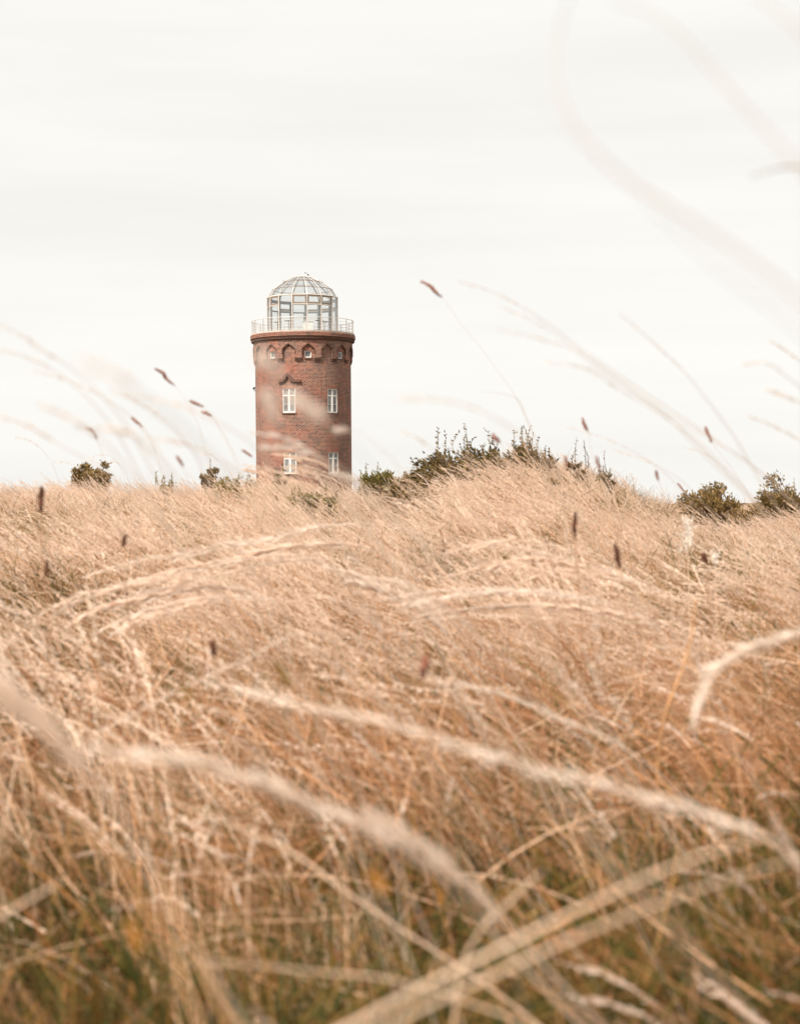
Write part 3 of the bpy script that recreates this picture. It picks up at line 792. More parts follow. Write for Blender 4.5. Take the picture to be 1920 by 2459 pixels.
def field(name, label, cat, maker, variants, pos, scale, rz_sig):
    src = bpy.data.collections.new(name + '_tufts')
    for i in range(variants): src.objects.link(bpy.data.objects.new('%s_tuft' % name, maker(i)))
    n = len(pos)
    me = bpy.data.meshes.new(name); me.from_pydata(pos.tolist(), [], [])
    me.attributes.new('rot', 'FLOAT_VECTOR', 'POINT').data.foreach_set('vector', np.stack([rng.normal(0, .10, n), rng.normal(0, .24, n), rng.normal(0, rz_sig, n)], -1).astype(np.float32).ravel())
    me.attributes.new('scl', 'FLOAT_VECTOR', 'POINT').data.foreach_set('vector', scale.astype(np.float32).ravel())
    me.attributes.new('idx', 'INT', 'POINT').data.foreach_set('value', rng.integers(0, variants, n).astype(np.int32))
    o = bpy.data.objects.new(name, me); COL.objects.link(o)
    tag(o, label, cat, kind='stuff')
    g = bpy.data.node_groups.new(name + '_scatter', 'GeometryNodeTree')
    g.interface.new_socket('Geometry', in_out='INPUT', socket_type='NodeSocketGeometry')
    g.interface.new_socket('Geometry', in_out='OUTPUT', socket_type='NodeSocketGeometry')
    gi, go = g.nodes.new('NodeGroupInput'), g.nodes.new('NodeGroupOutput')
    ip = g.nodes.new('GeometryNodeInstanceOnPoints'); ci = g.nodes.new('GeometryNodeCollectionInfo')
    ci.inputs['Collection'].default_value = src
    ci.inputs['Separate Children'].default_value = True; ci.inputs['Reset Children'].default_value = True
    def attr(nm, t):
        a = g.nodes.new('GeometryNodeInputNamedAttribute'); a.data_type = t; a.inputs['Name'].default_value = nm; return a.outputs[0]
    g.links.new(gi.outputs[0], ip.inputs['Points']); g.links.new(ci.outputs[0], ip.inputs['Instance'])
    ip.inputs['Pick Instance'].default_value = True
    e2r = g.nodes.new('FunctionNodeEulerToRotation'); g.links.new(attr('rot', 'FLOAT_VECTOR'), e2r.inputs[0])
    g.links.new(attr('idx', 'INT'), ip.inputs['Instance Index']); g.links.new(e2r.outputs[0], ip.inputs['Rotation']); g.links.new(attr('scl', 'FLOAT_VECTOR'), ip.inputs['Scale'])
    g.links.new(ip.outputs[0], go.inputs[0])
    md = o.modifiers.new('scatter', 'NODES'); md.node_group = g
    return o

def wobble(x, y, s, seed):
    return (np.sin(x * s + seed) * np.cos(y * s * 1.3 - seed * 2) + np.sin(x * s * 2.1 - y * s * 1.7 + seed * 3) * 0.6) / 1.6
def clearing(x, y):
    a = np.exp(-(((x + 0.30) / 0.34) ** 2 + ((y - 2.35) / 0.85) ** 2) * 1.2)
    b = np.exp(-(((x - 0.85) / 0.25) ** 2 + ((y - 3.1) / 0.7) ** 2) * 1.2)
    c = np.exp(-(((x - 0.22) / 0.20) ** 2 + ((y - 1.9) / 0.35) ** 2) * 1.2)
    return np.clip(1 - (1.0 * a + 0.5 * b + 0.3 * c) * np.clip(0.75 + 0.9 * wobble(x, y, 7.0, 2.0), 0, 1.1), 0.06, 1)
def scatter(y0, y1, dens, half=0.27, margin=1.2):
    n = int((y1 - y0) * (half * (y0 + y1) + 2 * margin) * dens * 1.05)
    y = rng.uniform(y0, y1, n * 2); x = rng.uniform(-1, 1, n * 2) * (half * y1 + margin)
    k = np.abs(x) < half * y + margin
    x, y = x[k][:n], y[k][:n]
    return x, y
xs_, ys_ = [], []
for (a, b, dn) in ((2.6, 4.5, 4), (4.5, 12, 7.5), (12, 36, 7), (36, 75, 1.5)):
    x, y = scatter(a, b, dn); xs_.append(x); ys_.append(y)
x, y = np.concatenate(xs_), np.concatenate(ys_)
keep = rng.random(len(x)) < np.where(y < 3.2, np.clip(0.60 + 0.7 * wobble(x, y, 2.6, 1.3), 0.05, 1), np.clip(0.72 + 0.8 * wobble(x, y, 1.7, 0.4), 0.12, 1))
keep &= rng.random(len(x)) < clearing(x, y)
x, y = x[keep], y[keep]
s = rng.uniform(0.78, 1.15, len(x)) * (1 + 0.14 * wobble(x, y, 0.9, 2.2))
near = np.clip((y - 1.2) / 2.0, 0, 1)
s = s * (0.80 + 0.20 * near)
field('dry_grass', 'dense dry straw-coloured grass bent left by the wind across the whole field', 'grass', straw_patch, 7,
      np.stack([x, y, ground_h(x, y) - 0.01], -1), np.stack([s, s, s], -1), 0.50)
x, y = scatter(1.25, 7.0, 12.5, margin=0.8)
keep = rng.random(len(x)) < np.clip(0.62 + 0.65 * wobble(x, y, 3.1, 5.0), 0.08, 1) * np.clip((7.4 - y) / 3.0, 0.1, 1) * clearing(x, y)
x, y = x[keep], y[keep]; s = rng.uniform(0.7, 1.05, len(x))
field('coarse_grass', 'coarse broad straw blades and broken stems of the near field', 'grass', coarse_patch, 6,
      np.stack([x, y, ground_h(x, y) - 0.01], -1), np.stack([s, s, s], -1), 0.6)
x, y = scatter(4.5, 30.0, 3.8)
keep = rng.random(len(x)) < np.clip(0.35 + 1.1 * wobble(x, y, 1.1, 4.0), 0.03, 1)
x, y = x[keep], y[keep]; s = rng.uniform(0.7, 1.05, len(x))
def drift(n, px0, px1, y0, y1, s0, s1):
    global x, y, s
    yy = rng.uniform(y0, y1, n); xx = (rng.uniform(px0, px1, n) - 960) / 4000 * yy
    x = np.concatenate([x, xx]); y = np.concatenate([y, yy]); s = np.concatenate([s, rng.uniform(s0, s1, n)])
drift(60, 1120, 1560, 13, 19, 0.75, 1.06)
drift(36, 1560, 1960, 13, 19, 0.65, 0.95)
drift(50, 620, 960, 12, 19, 0.62, 0.92)
drift(10, 560, 900, 6, 10, 0.85, 1.15)
drift(90, -200, 2120, 21, 28, 0.6, 1.0)
field('feather_grass', 'pale feathery seed grass waving in drifts above the straw', 'grass', feather_patch, 5,
      np.stack([x, y, ground_h(x, y) - 0.01], -1), np.stack([s, s, s], -1), 0.25)
xs_, ys_ = [], []
for (a, b, dn) in ((1.2, 4, 22), (4, 10, 11), (10, 30, 7)):
    x, y = scatter(a, b, dn); xs_.append(x); ys_.append(y)
x, y = np.concatenate(xs_), np.concatenate(ys_)
keep = rng.random(len(x)) < np.clip(0.55 - 0.7 * wobble(x, y, 1.6, 1.3), 0.10, 1)
x, y = x[keep], y[keep]; s = rng.uniform(0.7, 1.3, len(x)) * np.where(y > 9, 1.35, 1.0)
field('green_grass', 'short green and rusty undergrowth showing in gaps of the straw', 'undergrowth', green_patch, 5,
      np.stack([x, y, ground_h(x, y) - 0.01], -1), np.stack([s, s, s], -1), 3.0)

# ------------------------------------------------------------------ single stalks
def root_of(P, Q, lean=1.0):
    """Carry a stalk on from its last seen point down to the ground along its own slope."""
    T = (Q - P).normalized()
    drop = max(0.05, Q.z - gh(Q.x, Q.y))
    sl = max(-1.5, min(1.5, T.x / max(-T.z, 0.4))) * lean
    m = Q + Vector((sl * 0.5 * drop, 0.03, -drop * 0.5))
    e = Q + Vector((sl * 0.82 * drop, 0.05, -drop)); e.z = gh(e.x, e.y) - 0.02
    return [m, e]

def stalk(name, label, cat, group, pix, d, r=0.0011, head=None, hfrac=0.3, mat=None, hmat=None, to_ground=True, hr=0.004, dspread=0.0, nsp=260, hn=0, lean=1.0, flare=0.22):
    """pix: photo pixels from the tip down. head: None, 'spike' (knobbly dark) or 'plume' (soft spikelets)."""
    P = []
    for i, q in enumerate(pix):
        dd = q[2] if len(q) > 2 else d * (1 + dspread * i)
        P.append(at(q[0], q[1], dd))
    seen = smooth_path(P, 7)
    full = smooth_path(P + (root_of(P[-2], P[-1], lean) if to_ground else []), 7)
    o0 = full[-1].copy()
    rt = empty(name, o0); tag(rt, label, cat, group)
    loc = [p - o0 for p in full]; n = len(loc)
    stm = MB(); stm.tube(loc, [r * (0.45 + 0.55 * min(1, i / (n * 0.5))) for i in range(n)], 5)
    stm.build('stem', mat or PALE, rt, smooth=True)
    if head:
        sl = [p - o0 for p in seen]
        cut = 7 * hn if hn else max(2, int(round(len(sl) * hfrac)))
        hp = sl[:cut + 1]
        mb = MB()
        if head == 'spike':
            Ltot = sum((hp[i + 1] - hp[i]).length for i in range(len(hp) - 1))
            fine = smooth_path(hp, 5); m = len(fine)
            sd_ = random.random() * 9
            rad = [hr * (0.35 + 0.65 * math.sin(math.pi * min(1, (i / (m - 1)) * 0.9 + 0.08))) * (1 + 0.38 * math.sin(i * 1.15 + sd_) + random.uniform(-.15, .15)) for i in range(m)]
            fine = [p + Vector((random.gauss(0, .22), random.gauss(0, .22), random.gauss(0, .22))) * hr for p in fine]
            mb.tube(fine, rad, 8)
            for i in range(60):
                j = random.randrange(m - 1); a = fine[j]; t = (fine[j] - fine[j + 1]).normalized()
                dr = (t + Vector((random.gauss(0, 1), random.gauss(0, 1), random.gauss(0, 1))) * 0.9).normalized()
                mb.tube([a + dr * rad[j] * 0.6, a + dr * (rad[j] + hr * 0.5)], [hr * 0.28, hr * 0.08], 4, cap=False)
            mb.build('seed_head', hmat or RUST, rt)
        else:
            arr = np.array([[list(p) for p in hp[::-1]]])
            add_heads(mb, arr, 0, nsp, 0.0, (hr * 2.0, hr * 6.5), max(0.0009, hr * 0.17), flare, True, max(14, nsp // 6))
            mb.build('seed_head', hmat or FLUFF, rt)
    return rt

GS = 'rusty seed heads on thin stalks'
SPK = [
 ('long rusty seed head high in the sky left of the tower', [(372, 885), (392, 897), (400, 910), (418, 925), (445, 960), (470, 1005), (485, 1050), (500, 1105), (515, 1170)], 4.0, .16, .0042),
 ('rusty seed head left of the tower, upper of two close together', [(455, 962), (470, 969), (488, 977), (505, 992), (530, 1030), (555, 1075), (580, 1130)], 4.2, .18, .0040),
 ('rusty seed head left of the tower, lower of two close together', [(484, 988), (496, 992), (508, 999), (520, 1020), (545, 1060), (565, 1110)], 4.3, .20, .0038),
 ('rusty seed head half way between picture edge and tower', [(315, 1002), (328, 1013), (341, 1025), (357, 1050), (375, 1090), (390, 1150)], 3.8, .22, .0036),
 ('pinkish curved seed head above the lone tree at left', [(206, 1027), (222, 1034), (232, 1055), (245, 1085), (262, 1130), (275, 1175)], 3.6, .25, .0036),
 ('small seed head almost touching the left wall of the tower', [(580, 1080), (594, 1089), (605, 1097), (622, 1125), (640, 1165), (655, 1200)], 4.4, .22, .0032),
 ('faint seed head low in the sky between lone tree and tower', [(424, 1095), (433, 1108), (440, 1120), (450, 1150), (462, 1190)], 3.2, .28, .0028),
 ('highest seed head, on a long thin stalk right of the tower', [(1010, 675), (1034, 688), (1044, 700), (1060, 713), (1100, 770), (1150, 830), (1195, 890), (1240, 957), (1270, 1020), (1300, 1095), (1325, 1180)], 4.0, .14, .0042),
 ('dark two-part seed head on the sky over the narrow upright shrub', [(1397, 1005), (1403, 1020), (1410, 1035), (1416, 1065), (1424, 1110), (1434, 1170)], 4.2, .24, .0042),
 ('upright dark seed head in the right part of the sky', [(1692, 1025), (1700, 1042), (1708, 1062), (1725, 1085), (1760, 1130), (1800, 1190)], 4.0, .26, .0042),
 ('blurred reddish seed head just above the largest shrub', [(1182, 1043), (1190, 1054), (1200, 1062), (1212, 1085), (1225, 1130)], 3.4, .30, .0040),
 ('slim seed head left above the narrow upright shrub', [(1355, 1095), (1359, 1108), (1363, 1120), (1370, 1150), (1380, 1200)], 4.0, .28, .0030),
 ('slim seed head right above the narrow upright shrub', [(1431, 1095), (1434, 1112), (1441, 1130), (1452, 1165), (1462, 1205)], 3.8, .30, .0030),
 ('small upright seed head over the dip in the crest', [(1574, 1130), (1577, 1142), (1580, 1155), (1592, 1180), (1600, 1210)], 4.0, .30, .0034),
 ('thin leaning seed head beside the dense dark shrub at right', [(1626, 1160), (1636, 1172), (1645, 1186), (1655, 1205), (1668, 1235)], 6.0, .34, .0034),
]
for (lb, px_, d_, hf, hr_) in SPK:
    stalk('seed_stalk', lb, 'grass stalk', GS, px_, d_ * 1.35, 0.0006, 'spike', hf, PALE, RUST, hr=hr_ * 1.05, hn=3 if hf < .17 else 2)
GD = 'dark upright seed heads in the field'
DRK = [
 ('tall dark brown seed spike at the far left of the field', [(100, 1170), (99, 1200), (97, 1230), (100, 1270), (101, 1310), (104, 1370)], 3.6, .30, .0058),
 ('short brown seed spike left of centre below the skyline', [(300, 1284), (298, 1298), (295, 1312), (296, 1345), (300, 1390)], 3.8, .32, .0044),
 ('dark brown seed spike below the narrow upright shrub', [(1381, 1230), (1379, 1260), (1380, 1290), (1382, 1320), (1386, 1370)], 4.0, .36, .0050),
 ('dark brown seed spike in front of the white downy plant', [(1478, 1308), (1481, 1334), (1488, 1362), (1494, 1390), (1500, 1440)], 3.6, .38, .0058),
 ('small dark oval seed head right of the white downy plant', [(1688, 1330), (1690, 1338), (1694, 1347), (1697, 1375), (1700, 1420)], 4.4, .30, .0060),
 ('round black seed head in the middle of the left half', [(509, 1540), (511, 1556), (514, 1572), (519, 1600), (526, 1640)], 2.9, .34, .0052),
 ('blurred brown oval seed head at the middle of the field', [(1022, 1578), (1018, 1602), (1014, 1628), (1016, 1670), (1022, 1720)], 2.1, .36, .0050),
 ('thin reddish dock stalk below the largest shrub', [(1055, 1270), (1062, 1295), (1066, 1322), (1070, 1350), (1072, 1390)], 6.0, .55, .0034),
 ('brown dried seed stalk left of the field below the tall spike', [(112, 1345), (113, 1365), (112, 1385), (116, 1420), (118, 1460)], 3.2, .35, .0036),
]
for (lb, px_, d_, hf, hr_) in DRK:
    stalk('seed_stalk', lb, 'grass stalk', GD, px_, d_ * 1.25, 0.0015, 'spike', hf, BROWN, RUST if 'brown oval' in lb or 'reddish' in lb else DARK, hr=hr_ * 1.1, hn=2)

GR = 'pale blurred stalks crossing the sky right of the tower'
GL = 'pale blurred stalks crossing the sky left of the tower'
GT = 'pale blurred plumes in front of the tower'
GN_ = 'large soft blades close to the lens at upper right'
PALES = [
 (GR, 'longest pale stalk arching from right of the dome down to the right edge', [(1100, 675), (1180, 700), (1290, 760), (1400, 840), (1530, 930), (1700, 1045), (1860, 1165), (1930, 1240)], 2.3, .0011, .30, .0026),
 (GR, 'twin stalk just under the longest pale arching stalk', [(1195, 733), (1290, 775), (1410, 858), (1600, 992), (1780, 1100), (1880, 1180), (1960, 1260)], 2.1, .0010, .22, .0022),
 (GR, 'pale drooping tip under the arching pair right of the dome', [(1195, 790), (1290, 812), (1360, 833), (1470, 905), (1600, 1000), (1700, 1100)], 1.8, .0010, .35, .0026),
 (GR, 'pale stalk descending steeply in the middle of the right sky', [(1490, 755), (1570, 825), (1640, 890), (1700, 965), (1760, 1045), (1810, 1130)], 2.2, .0011, .40, .0026),
 (GR, 'faint level blade at window height right of the tower', [(950, 957), (1060, 960), (1160, 990), (1230, 1030), (1300, 1095), (1340, 1160)], 1.3, .0010, .40, .0020),
 (GR, 'pale forked blade joining the stalk of the highest seed head', [(1150, 940), (1200, 944), (1240, 957), (1262, 1000), (1300, 1095), (1330, 1190)], 4.0, .0012, None, 0),
 (GR, 'pale plume stalk through the middle of the right sky', [(1310, 868), (1420, 890), (1480, 930), (1580, 990), (1680, 1065), (1760, 1150)], 1.9, .0010, .50, .0030),
 (GR, 'pale stalk tip entering from the right edge, highest of the cluster there', [(1850, 820), (1890, 845), (1930, 872), (1990, 930)], 2.4, .0010, .6, .0028),
 (GR, 'almost level pale stalk tip near the right edge', [(1780, 876), (1840, 872), (1890, 905), (1930, 938), (2000, 1010)], 1.9, .0010, .5, .0022),
 (GR, 'pale plume slanting into the right edge below the level tip', [(1840, 935), (1880, 950), (1930, 972), (2010, 1040)], 2.0, .0010, .6, .0030),
 (GR, 'pale plume at the right edge a little above the skyline shrubs', [(1800, 1000), (1860, 1025), (1930, 1064), (2000, 1130)], 2.4, .0010, .6, .0030),
 (GR, 'fine branched stalk tip above the dense dark shrub at right', [(1640, 1075), (1680, 1084), (1710, 1100), (1760, 1140), (1800, 1190), (1830, 1250)], 5.0, .0009, .35, .0035),
 (GR, 'thin pale stalk over the dip in the crest', [(1350, 1022), (1450, 1052), (1540, 1095), (1600, 1140), (1650, 1195)], 3.4, .0009, .4, .0026),
 (GR, 'short thin stalk just above the dip in the crest', [(1470, 1080), (1560, 1110), (1630, 1150), (1690, 1210)], 3.2, .0009, .4, .0024),
 (GR, 'faint stalk low in the sky between tower and largest shrub', [(965, 1035), (1020, 1065), (1060, 1100), (1095, 1150), (1120, 1200)], 2.2, .0009, .3, .0022),
 (GN_, 'very blurred hooked blade at the top right of the sky', [(1372, -20, .62), (1345, 60, .62), (1332, 170, .60), (1360, 265, .58), (1415, 345, .56), (1490, 420, .55), (1640, 515, .54), (1790, 615, .53), (1930, 725, .52), (2100, 880, .50)], .55, .0006, None, 0),
 (GN_, 'very blurred arching blade from the top edge to the right edge', [(1470, 8, .62), (1560, 30, .60), (1650, 100, .58), (1720, 180, .57), (1800, 270, .56), (1870, 345, .55), (1930, 410, .54), (2080, 590, .52)], .55, .0006, None, 0),
 (GN_, 'very blurred blade across the top right corner', [(1800, -20, .60), (1860, 22, .58), (1930, 85, .56), (2080, 260, .54)], .55, .0006, None, 0),
 (GN_, 'faint wide blade crossing the middle of the right sky close to the lens', [(1270, 215, .50), (1390, 330, .49), (1520, 450, .48), (1700, 620, .47), (1930, 800, .46), (2100, 960, .45)], .5, .0003, None, 0),
 (GN_, 'small curled blade tip at the right edge of the upper sky', [(1800, 424), (1850, 408), (1900, 400), (1940, 408), (2040, 460)], 1.0, .0010, None, 0),
 (GL, 'pale plume entering the left edge at dome height', [(-10, 776), (60, 810), (100, 840), (145, 866), (230, 935), (310, 1030), (360, 1120)], 1.7, .0010, .5, .0026),
 (GL, 'pale plume entering the left edge below the highest one', [(-10, 838), (50, 852), (130, 890), (200, 945), (280, 1040), (330, 1130)], 1.9, .0010, .4, .0024),
 (GL, 'slender pale plume in the upper left sky clear of the edge', [(75, 888), (160, 912), (250, 955), (330, 1015), (400, 1110)], 2.2, .0010, .4, .0026),
 (GL, 'wide soft blade in the sky left of the rusty long seed head', [(195, 862, .85), (290, 910, .85), (350, 955, .86), (430, 1020, .88), (520, 1110, .9)], .85, .0010, .4, .0022),
 (GL, 'pale drooping tip below the long rusty seed head', [(270, 940), (330, 965), (420, 1032), (470, 1095), (500, 1160)], 1.9, .0010, .5, .0026),
 (GL, 'level pale tip reaching towards the tower at window height', [(295, 945), (420, 970), (520, 1012), (600, 1062), (660, 1130)], 1.6, .0010, .5, .0024),
 (GL, 'pale plume entering the left edge at the upper window height', [(-10, 995), (60, 1020), (150, 1072), (250, 1128), (320, 1190)], 1.7, .0010, .5, .0030),
 (GL, 'soft pale stalk crossing the sky above the lone tree', [(95, 972), (180, 1010), (250, 1062), (330, 1155), (370, 1220)], 1.3, .0010, .5, .0026),
 (GL, 'soft pinkish plume right of the lone tree', [(240, 1026), (320, 1046), (380, 1105), (425, 1180)], 1.3, .0011, .6, .0032),
 (GL, 'thin pale plume reaching towards the bush beside the tower', [(350, 1050), (450, 1068), (540, 1110), (610, 1165)], 1.8, .0010, .5, .0028),
 (GL, 'fine nodding spikelet stalk at the far left skyline', [(36, 1050), (70, 1058), (110, 1090), (140, 1150), (150, 1200)], 6.0, .0009, .4, .0045),
 (GL, 'fine nodding stalk left of the lone tree', [(128, 1108), (165, 1112), (200, 1132), (235, 1170), (250, 1215)], 7.0, .0009, .4, .0050),
 (GL, 'fine nodding stalk right above the lone tree', [(208, 1104), (240, 1092), (262, 1094), (290, 1125), (310, 1200)], 7.0, .0009, .45, .0050),
 (GL, 'fine nodding stalk just right of the lone tree', [(255, 1112), (275, 1108), (292, 1120), (308, 1150), (320, 1205)], 7.0, .0009, .4, .0050),
 (GL, 'fine branched stalk above the bush beside the tower', [(478, 1095), (500, 1090), (520, 1102), (545, 1140), (560, 1190)], 7.0, .0009, .4, .0045),
 (GT, 'broad pale plume bending across the lower tower wall', [(608, 1040), (660, 1046), (720, 1070), (780, 1108), (830, 1160), (860, 1215)], 2.2, .0012, .58, .0040),
 (GT, 'broad level plume passing over the lower windows', [(632, 1076), (700, 1078), (760, 1096), (830, 1130), (880, 1180)], 1.9, .0012, .45, .0042),
 (GT, 'smooth bent stem from the lower left window to the right', [(690, 1092), (725, 1098), (765, 1130), (800, 1170), (830, 1210)], 2.4, .0020, None, 0),
 (GT, 'pale plume beside the lower right window of the tower', [(800, 1140), (830, 1146), (862, 1160), (905, 1205)], 2.0, .0012, .7, .0036),
 (GT, 'soft pale blotch of plume on the upper left tower wall', [(648, 880, 1.0), (660, 893, 1.0), (675, 912, 1.0), (740, 990, 1.02), (820, 1110, 1.05)], 1.0, .0004, .42, .0042),
 (GT, 'soft pale blotch of plume between the upper windows', [(705, 955, 1.1), (750, 985, 1.1), (795, 1010, 1.1), (860, 1080, 1.12), (920, 1170, 1.15)], 1.1, .0004, .45, .0042),
 (GT, 'small pale plume tip on the right tower edge', [(808, 1032), (835, 1033), (862, 1040), (930, 1090), (990, 1170)], 1.7, .0006, .35, .0030),
 (GT, 'faint pale plume along the left tower wall', [(640, 955, 1.2), (652, 985, 1.2), (665, 1020, 1.2), (720, 1110, 1.25), (760, 1190, 1.3)], 1.2, .0005, .5, .0034),
]
for (g_, lb, px_, d_, r_, hf, hr_) in PALES:
    far = 1.4 if d_ >= 1.2 and len(px_[0]) == 2 else 1.0
    if g_ == GN_: px_ = [(*q[:2], (q[2] if len(q) > 2 else d_) * 1.5) for q in px_]
    stalk('grass_stalk', lb, 'grass stalk', g_, px_, d_ * far, r_ * far * (1.55 if g_ == GN_ else 0.55), 'plume' if hf else None, hf or 0, BLADE if g_ == GN_ else PALE, WISP, hr=hr_ * (0.75 if g_ == GT else 0.62) * far, dspread=0.004, nsp=(int((230 if g_ == GT else 150) * hf) + 20) if hf else 0)

for k in range(14):
    px0 = random.uniform(585, 700); py0 = random.uniform(1085, 1160); dx = random.uniform(90, 190); sl = random.uniform(0.35, 0.75)
    stalk('grass_stalk', 'fine pale plume bending left before the brick foot of the tower', 'grass stalk', 'fine pale plumes before the foot of the tower',
          [(px0, py0), (px0 + dx * .35, py0 + dx * .10 * sl), (px0 + dx * .7, py0 + dx * .38 * sl), (px0 + dx, py0 + dx * .85 * sl)],
          random.uniform(4.5, 8.0), .0011, 'plume', .6, PALE, FLUFF, hr=random.uniform(.0045, .007), nsp=170)

GF = 'pale plumes lying across the field'
FIELD = [
 ('long white plume arched over the left of the field', [(180, 1495), (250, 1460), (330, 1440), (420, 1418), (520, 1412), (610, 1425), (700, 1470)], 5.40, 0.0018, .85, 0.0088),
 ('long pale plume rising from left to the middle below the tower', [(330, 1395), (450, 1365), (560, 1345), (660, 1318), (760, 1308), (860, 1312), (960, 1350)], 6.50, 0.0019, .85, 0.0092),
 ('knobbly pale plume slanting up to the right in the left half', [(225, 1765), (350, 1700), (430, 1655), (520, 1615), (600, 1580), (690, 1530), (760, 1520)], 3.30, 0.0018, .9, 0.0056),
 ('pale plume fanning above the middle of the field', [(1010, 1480), (1150, 1462), (1300, 1455), (1450, 1470), (1600, 1500), (1700, 1550)], 5.50, 0.0020, .8, 0.0073),
 ('bright plume drooping to the right at the centre of the field', [(850, 1400), (930, 1420), (1000, 1460), (1060, 1510), (1110, 1570)], 6.00, 0.0019, .8, 0.0087),
 ('soft white plume on the right below the seed spike', [(1180, 1365), (1260, 1345), (1340, 1350), (1430, 1372), (1520, 1400), (1620, 1460)], 6.80, 0.0019, .8, 0.0096),
 ('white fluffy plume bent over at the right edge', [(1668, 1716), (1690, 1655), (1730, 1600), (1790, 1560), (1860, 1538), (1940, 1522), (2040, 1540)], 2.16, 0.0024, .95, 0.0099),
 ('very soft white plume at the left edge of the field', [(-30, 1640), (40, 1690), (110, 1750), (190, 1830), (280, 1950), (360, 2090)], 1.01, 0.0020, .7, 0.0076),
 ('soft pale plume from the left towards the lower middle', [(240, 1800), (360, 1815), (480, 1835), (620, 1880), (780, 1940), (920, 2010), (1080, 2130), (1180, 2240)], 1.35, 0.0022, .85, 0.0086),
 ('long pale plume of the large bent straw in the foreground', [(520, 1640, 1.55), (700, 1690, 1.52), (900, 1730, 1.48), (1100, 1790, 1.45), (1300, 1850, 1.43), (1500, 1900, 1.39), (1700, 1960, 1.37), (1850, 2020, 1.34), (1960, 2120, 1.34)], 1.34, .0026, .85, .0074),
 ('pale plume drooping across the right middle of the field', [(1080, 1640), (1200, 1665), (1330, 1720), (1450, 1770), (1560, 1840), (1650, 1930)], 3.00, 0.0021, .7, 0.0069),
 ('fuzzy plume in the lower middle beside the green gap', [(900, 1960), (1010, 2030), (1100, 2110), (1180, 2180), (1260, 2270)], 1.35, 0.0021, .8, 0.0069),
]
for (lb, px_, d_, r_, hf, hr_) in FIELD:
    if d_ > 4.5:
        for k in range(4):
            ox, oy = random.uniform(-130, 130), random.choice((-1, 1)) * random.uniform(9, 48)
            stalk('plume_stalk', 'soft pale plume lying close alongside a longer one in the middle of the field', 'grass plume', 'soft plumes lying alongside longer ones',
                  [(a + ox, b + oy + random.uniform(-4, 4)) for a, b in px_], d_ + random.uniform(-.7, .5), r_ * 0.5, 'plume', hf * random.uniform(.7, 1.0), PALE, SOFT,
                  hr=hr_ * 1.15, dspread=0.003, nsp=300, flare=0.22)
    stalk('plume_stalk', lb, 'grass plume', GF, px_, d_, r_ * 0.6, 'plume', hf, PALE, SOFT, hr=hr_ * (1.7 if d_ > 4.5 else 0.9), dspread=0.003, nsp=900 if d_ > 4.5 else 300, flare=0.15 if d_ > 4.5 else 0.19)

GX = 'thick bent straws in the foreground'
THICK = [
 ('large bright straw stem crossing the bottom right corner', [(1842, 2004, 1.14), (1600, 2088, 1.10), (1350, 2205, 1.07), (1100, 2330, 1.04), (860, 2455, 1.00), (700, 2540, 0.98)], .0020),
 ('second straw stem just below the large bright stem', [(1960, 2050, 1.16), (1700, 2128, 1.12), (1420, 2235, 1.08), (1180, 2345, 1.05), (940, 2460, 1.01), (800, 2530, 0.99)], .0014),
 ('crooked upright straw standing in the right of the field', [(1668, 1438, 3.4), (1664, 1500, 3.4), (1652, 1560, 3.4), (1630, 1630, 3.4), (1606, 1690, 3.4), (1588, 1760, 3.42)], .0036),
 ('short pale straw slanting in the lower middle', [(1305, 2090, 1.5), (1260, 2130, 1.5), (1215, 2175, 1.5), (1160, 2225, 1.52)], .0016),
 ('pale straw slanting at the lower left edge', [(150, 2115, 1.4), (90, 2150, 1.4), (20, 2190, 1.4), (-60, 2235, 1.4)], .0016),
 ('orange-brown straw curving down the lower left', [(60, 1840, 1.0), (180, 1960, .99), (290, 2090, .98), (380, 2230, .97), (450, 2380, .95), (490, 2500, .93)], .0012),
 ('tan straw leaning beside the orange-brown straw', [(150, 1800, 1.05), (260, 1930, 1.04), (360, 2080, 1.03), (450, 2240, 1.0), (520, 2400, .98)], .0011),
 ('thin level straw low over the green gap', [(460, 2310, 1.4), (600, 2318, 1.4), (760, 2335, 1.4), (920, 2350, 1.4), (1040, 2380, 1.4)], .0010),
 ('pale straws fork in the left middle above the green gap', [(400, 1920, 2.0), (500, 1960, 2.0), (600, 2000, 2.0), (720, 2060, 2.0), (800, 2120, 2.0)], .0018),
]
for (lb, px_, r_) in THICK:
    stalk('straw_stem', lb, 'straw', GX, px_, 1.0, r_, None, 0, RUSTY if 'brown' in lb or 'tan' in lb else STEM, None, lean=0.15 if 'upright' in lb or 'short' in lb else 1.0)

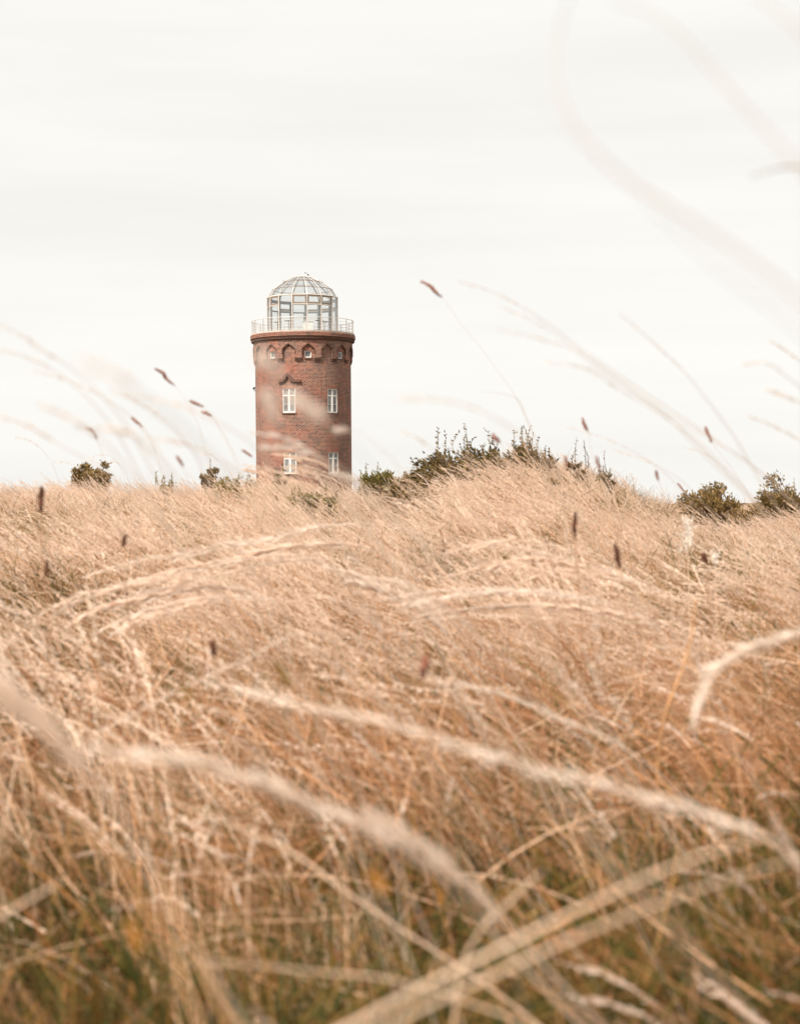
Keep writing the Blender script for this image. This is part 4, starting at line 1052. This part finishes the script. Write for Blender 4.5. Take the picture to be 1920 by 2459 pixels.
# white downy seed tufts caught in the grass
def down_tuft(label, px, py, d, w, h, n=26):
    c = at(px, py, d); rt = empty('downy_plant', (c.x, c.y, gh(c.x, c.y)))
    tag(rt, label, 'withered plant', 'white downy plants')
    zc = c.z - gh(c.x, c.y)
    s = MB(); s.tube(smooth_path([(0.02, 0, 0), (0.01, 0.01, zc * 0.5), (0, 0, zc)], 6), 0.0016, 5); s.build('stem', STEM, rt)
    m = MB()
    for i in range(n):
        a = Vector((random.gauss(0, w * .35), random.gauss(0, w * .35), zc + random.uniform(-.5, .5) * h))
        b = a + Vector((random.gauss(0, w * .5), random.gauss(0, w * .4), random.gauss(0.3 * h, h * .25)))
        q = smooth_path([a, (a + b) / 2 + Vector((random.gauss(0, w * .25), random.gauss(0, w * .25), 0)), b], 4)
        m.tube(q, [0.0004 + 0.0014 * math.sin(math.pi * (k + .3) / len(q)) for k in range(len(q))], 4)
    m.build('down', DOWN, rt)
down_tuft('white downy withered plant standing in the right of the field', 1650, 1295, 6.5, .03, .12, 30)
down_tuft('smaller white downy tuft right below the larger downy plant', 1716, 1352, 6.0, .02, .06, 14)

# loose green and rusty leaves that show singly
def leaf_blade(label, px, d, w, mat):
    P = smooth_path([at(x, y, d) for x, y in px], 5); n = len(P); o0 = P[-1].copy()
    rt = MB(); V, F = [], []
    for i, p in enumerate(P):
        t = (P[min(i + 1, n - 1)] - P[max(i - 1, 0)]).normalized(); s_ = t.cross(Vector((0, 1, 0.25))).normalized()
        ww = w * math.sin(math.pi * (0.06 + 0.86 * i / (n - 1)))
        V += [p - o0 - s_ * ww, p - o0 + Vector((0, ww * .3, 0)), p - o0 + s_ * ww]
    for i in range(n - 1):
        for k in (0, 1): F.append((3 * i + k, 3 * i + k + 1, 3 * i + k + 4, 3 * i + k + 3))
    rt.add(V, F, 0, 0.62 if mat is GREEN else 0.5)
    o = rt.build('leaf_blade', mat); o.location = o0
    tag(o, label, 'leaf', 'single broad leaves among the straw')
ORANGE = leafy('orange_leaf', [(0.0, (0.36, 0.15, 0.035)), (1.0, (0.54, 0.25, 0.06))], trans=0.4)
leaf_blade('broad green leaf right of the black seed head', [(662, 1590), (680, 1620), (700, 1655)], 2.2, .0042, GREEN)
leaf_blade('green leaf in the straw below the black seed head', [(425, 1640), (445, 1660), (470, 1680)], 2.0, .0045, GREEN)
leaf_blade('orange leaf in the lower middle of the field', [(875, 2085), (905, 2112), (930, 2150)], 1.25, .0042, ORANGE)
leaf_blade('orange leaf at the lower left behind the brown straw', [(300, 2200), (322, 2245), (335, 2290)], 1.2, .0040, ORANGE)
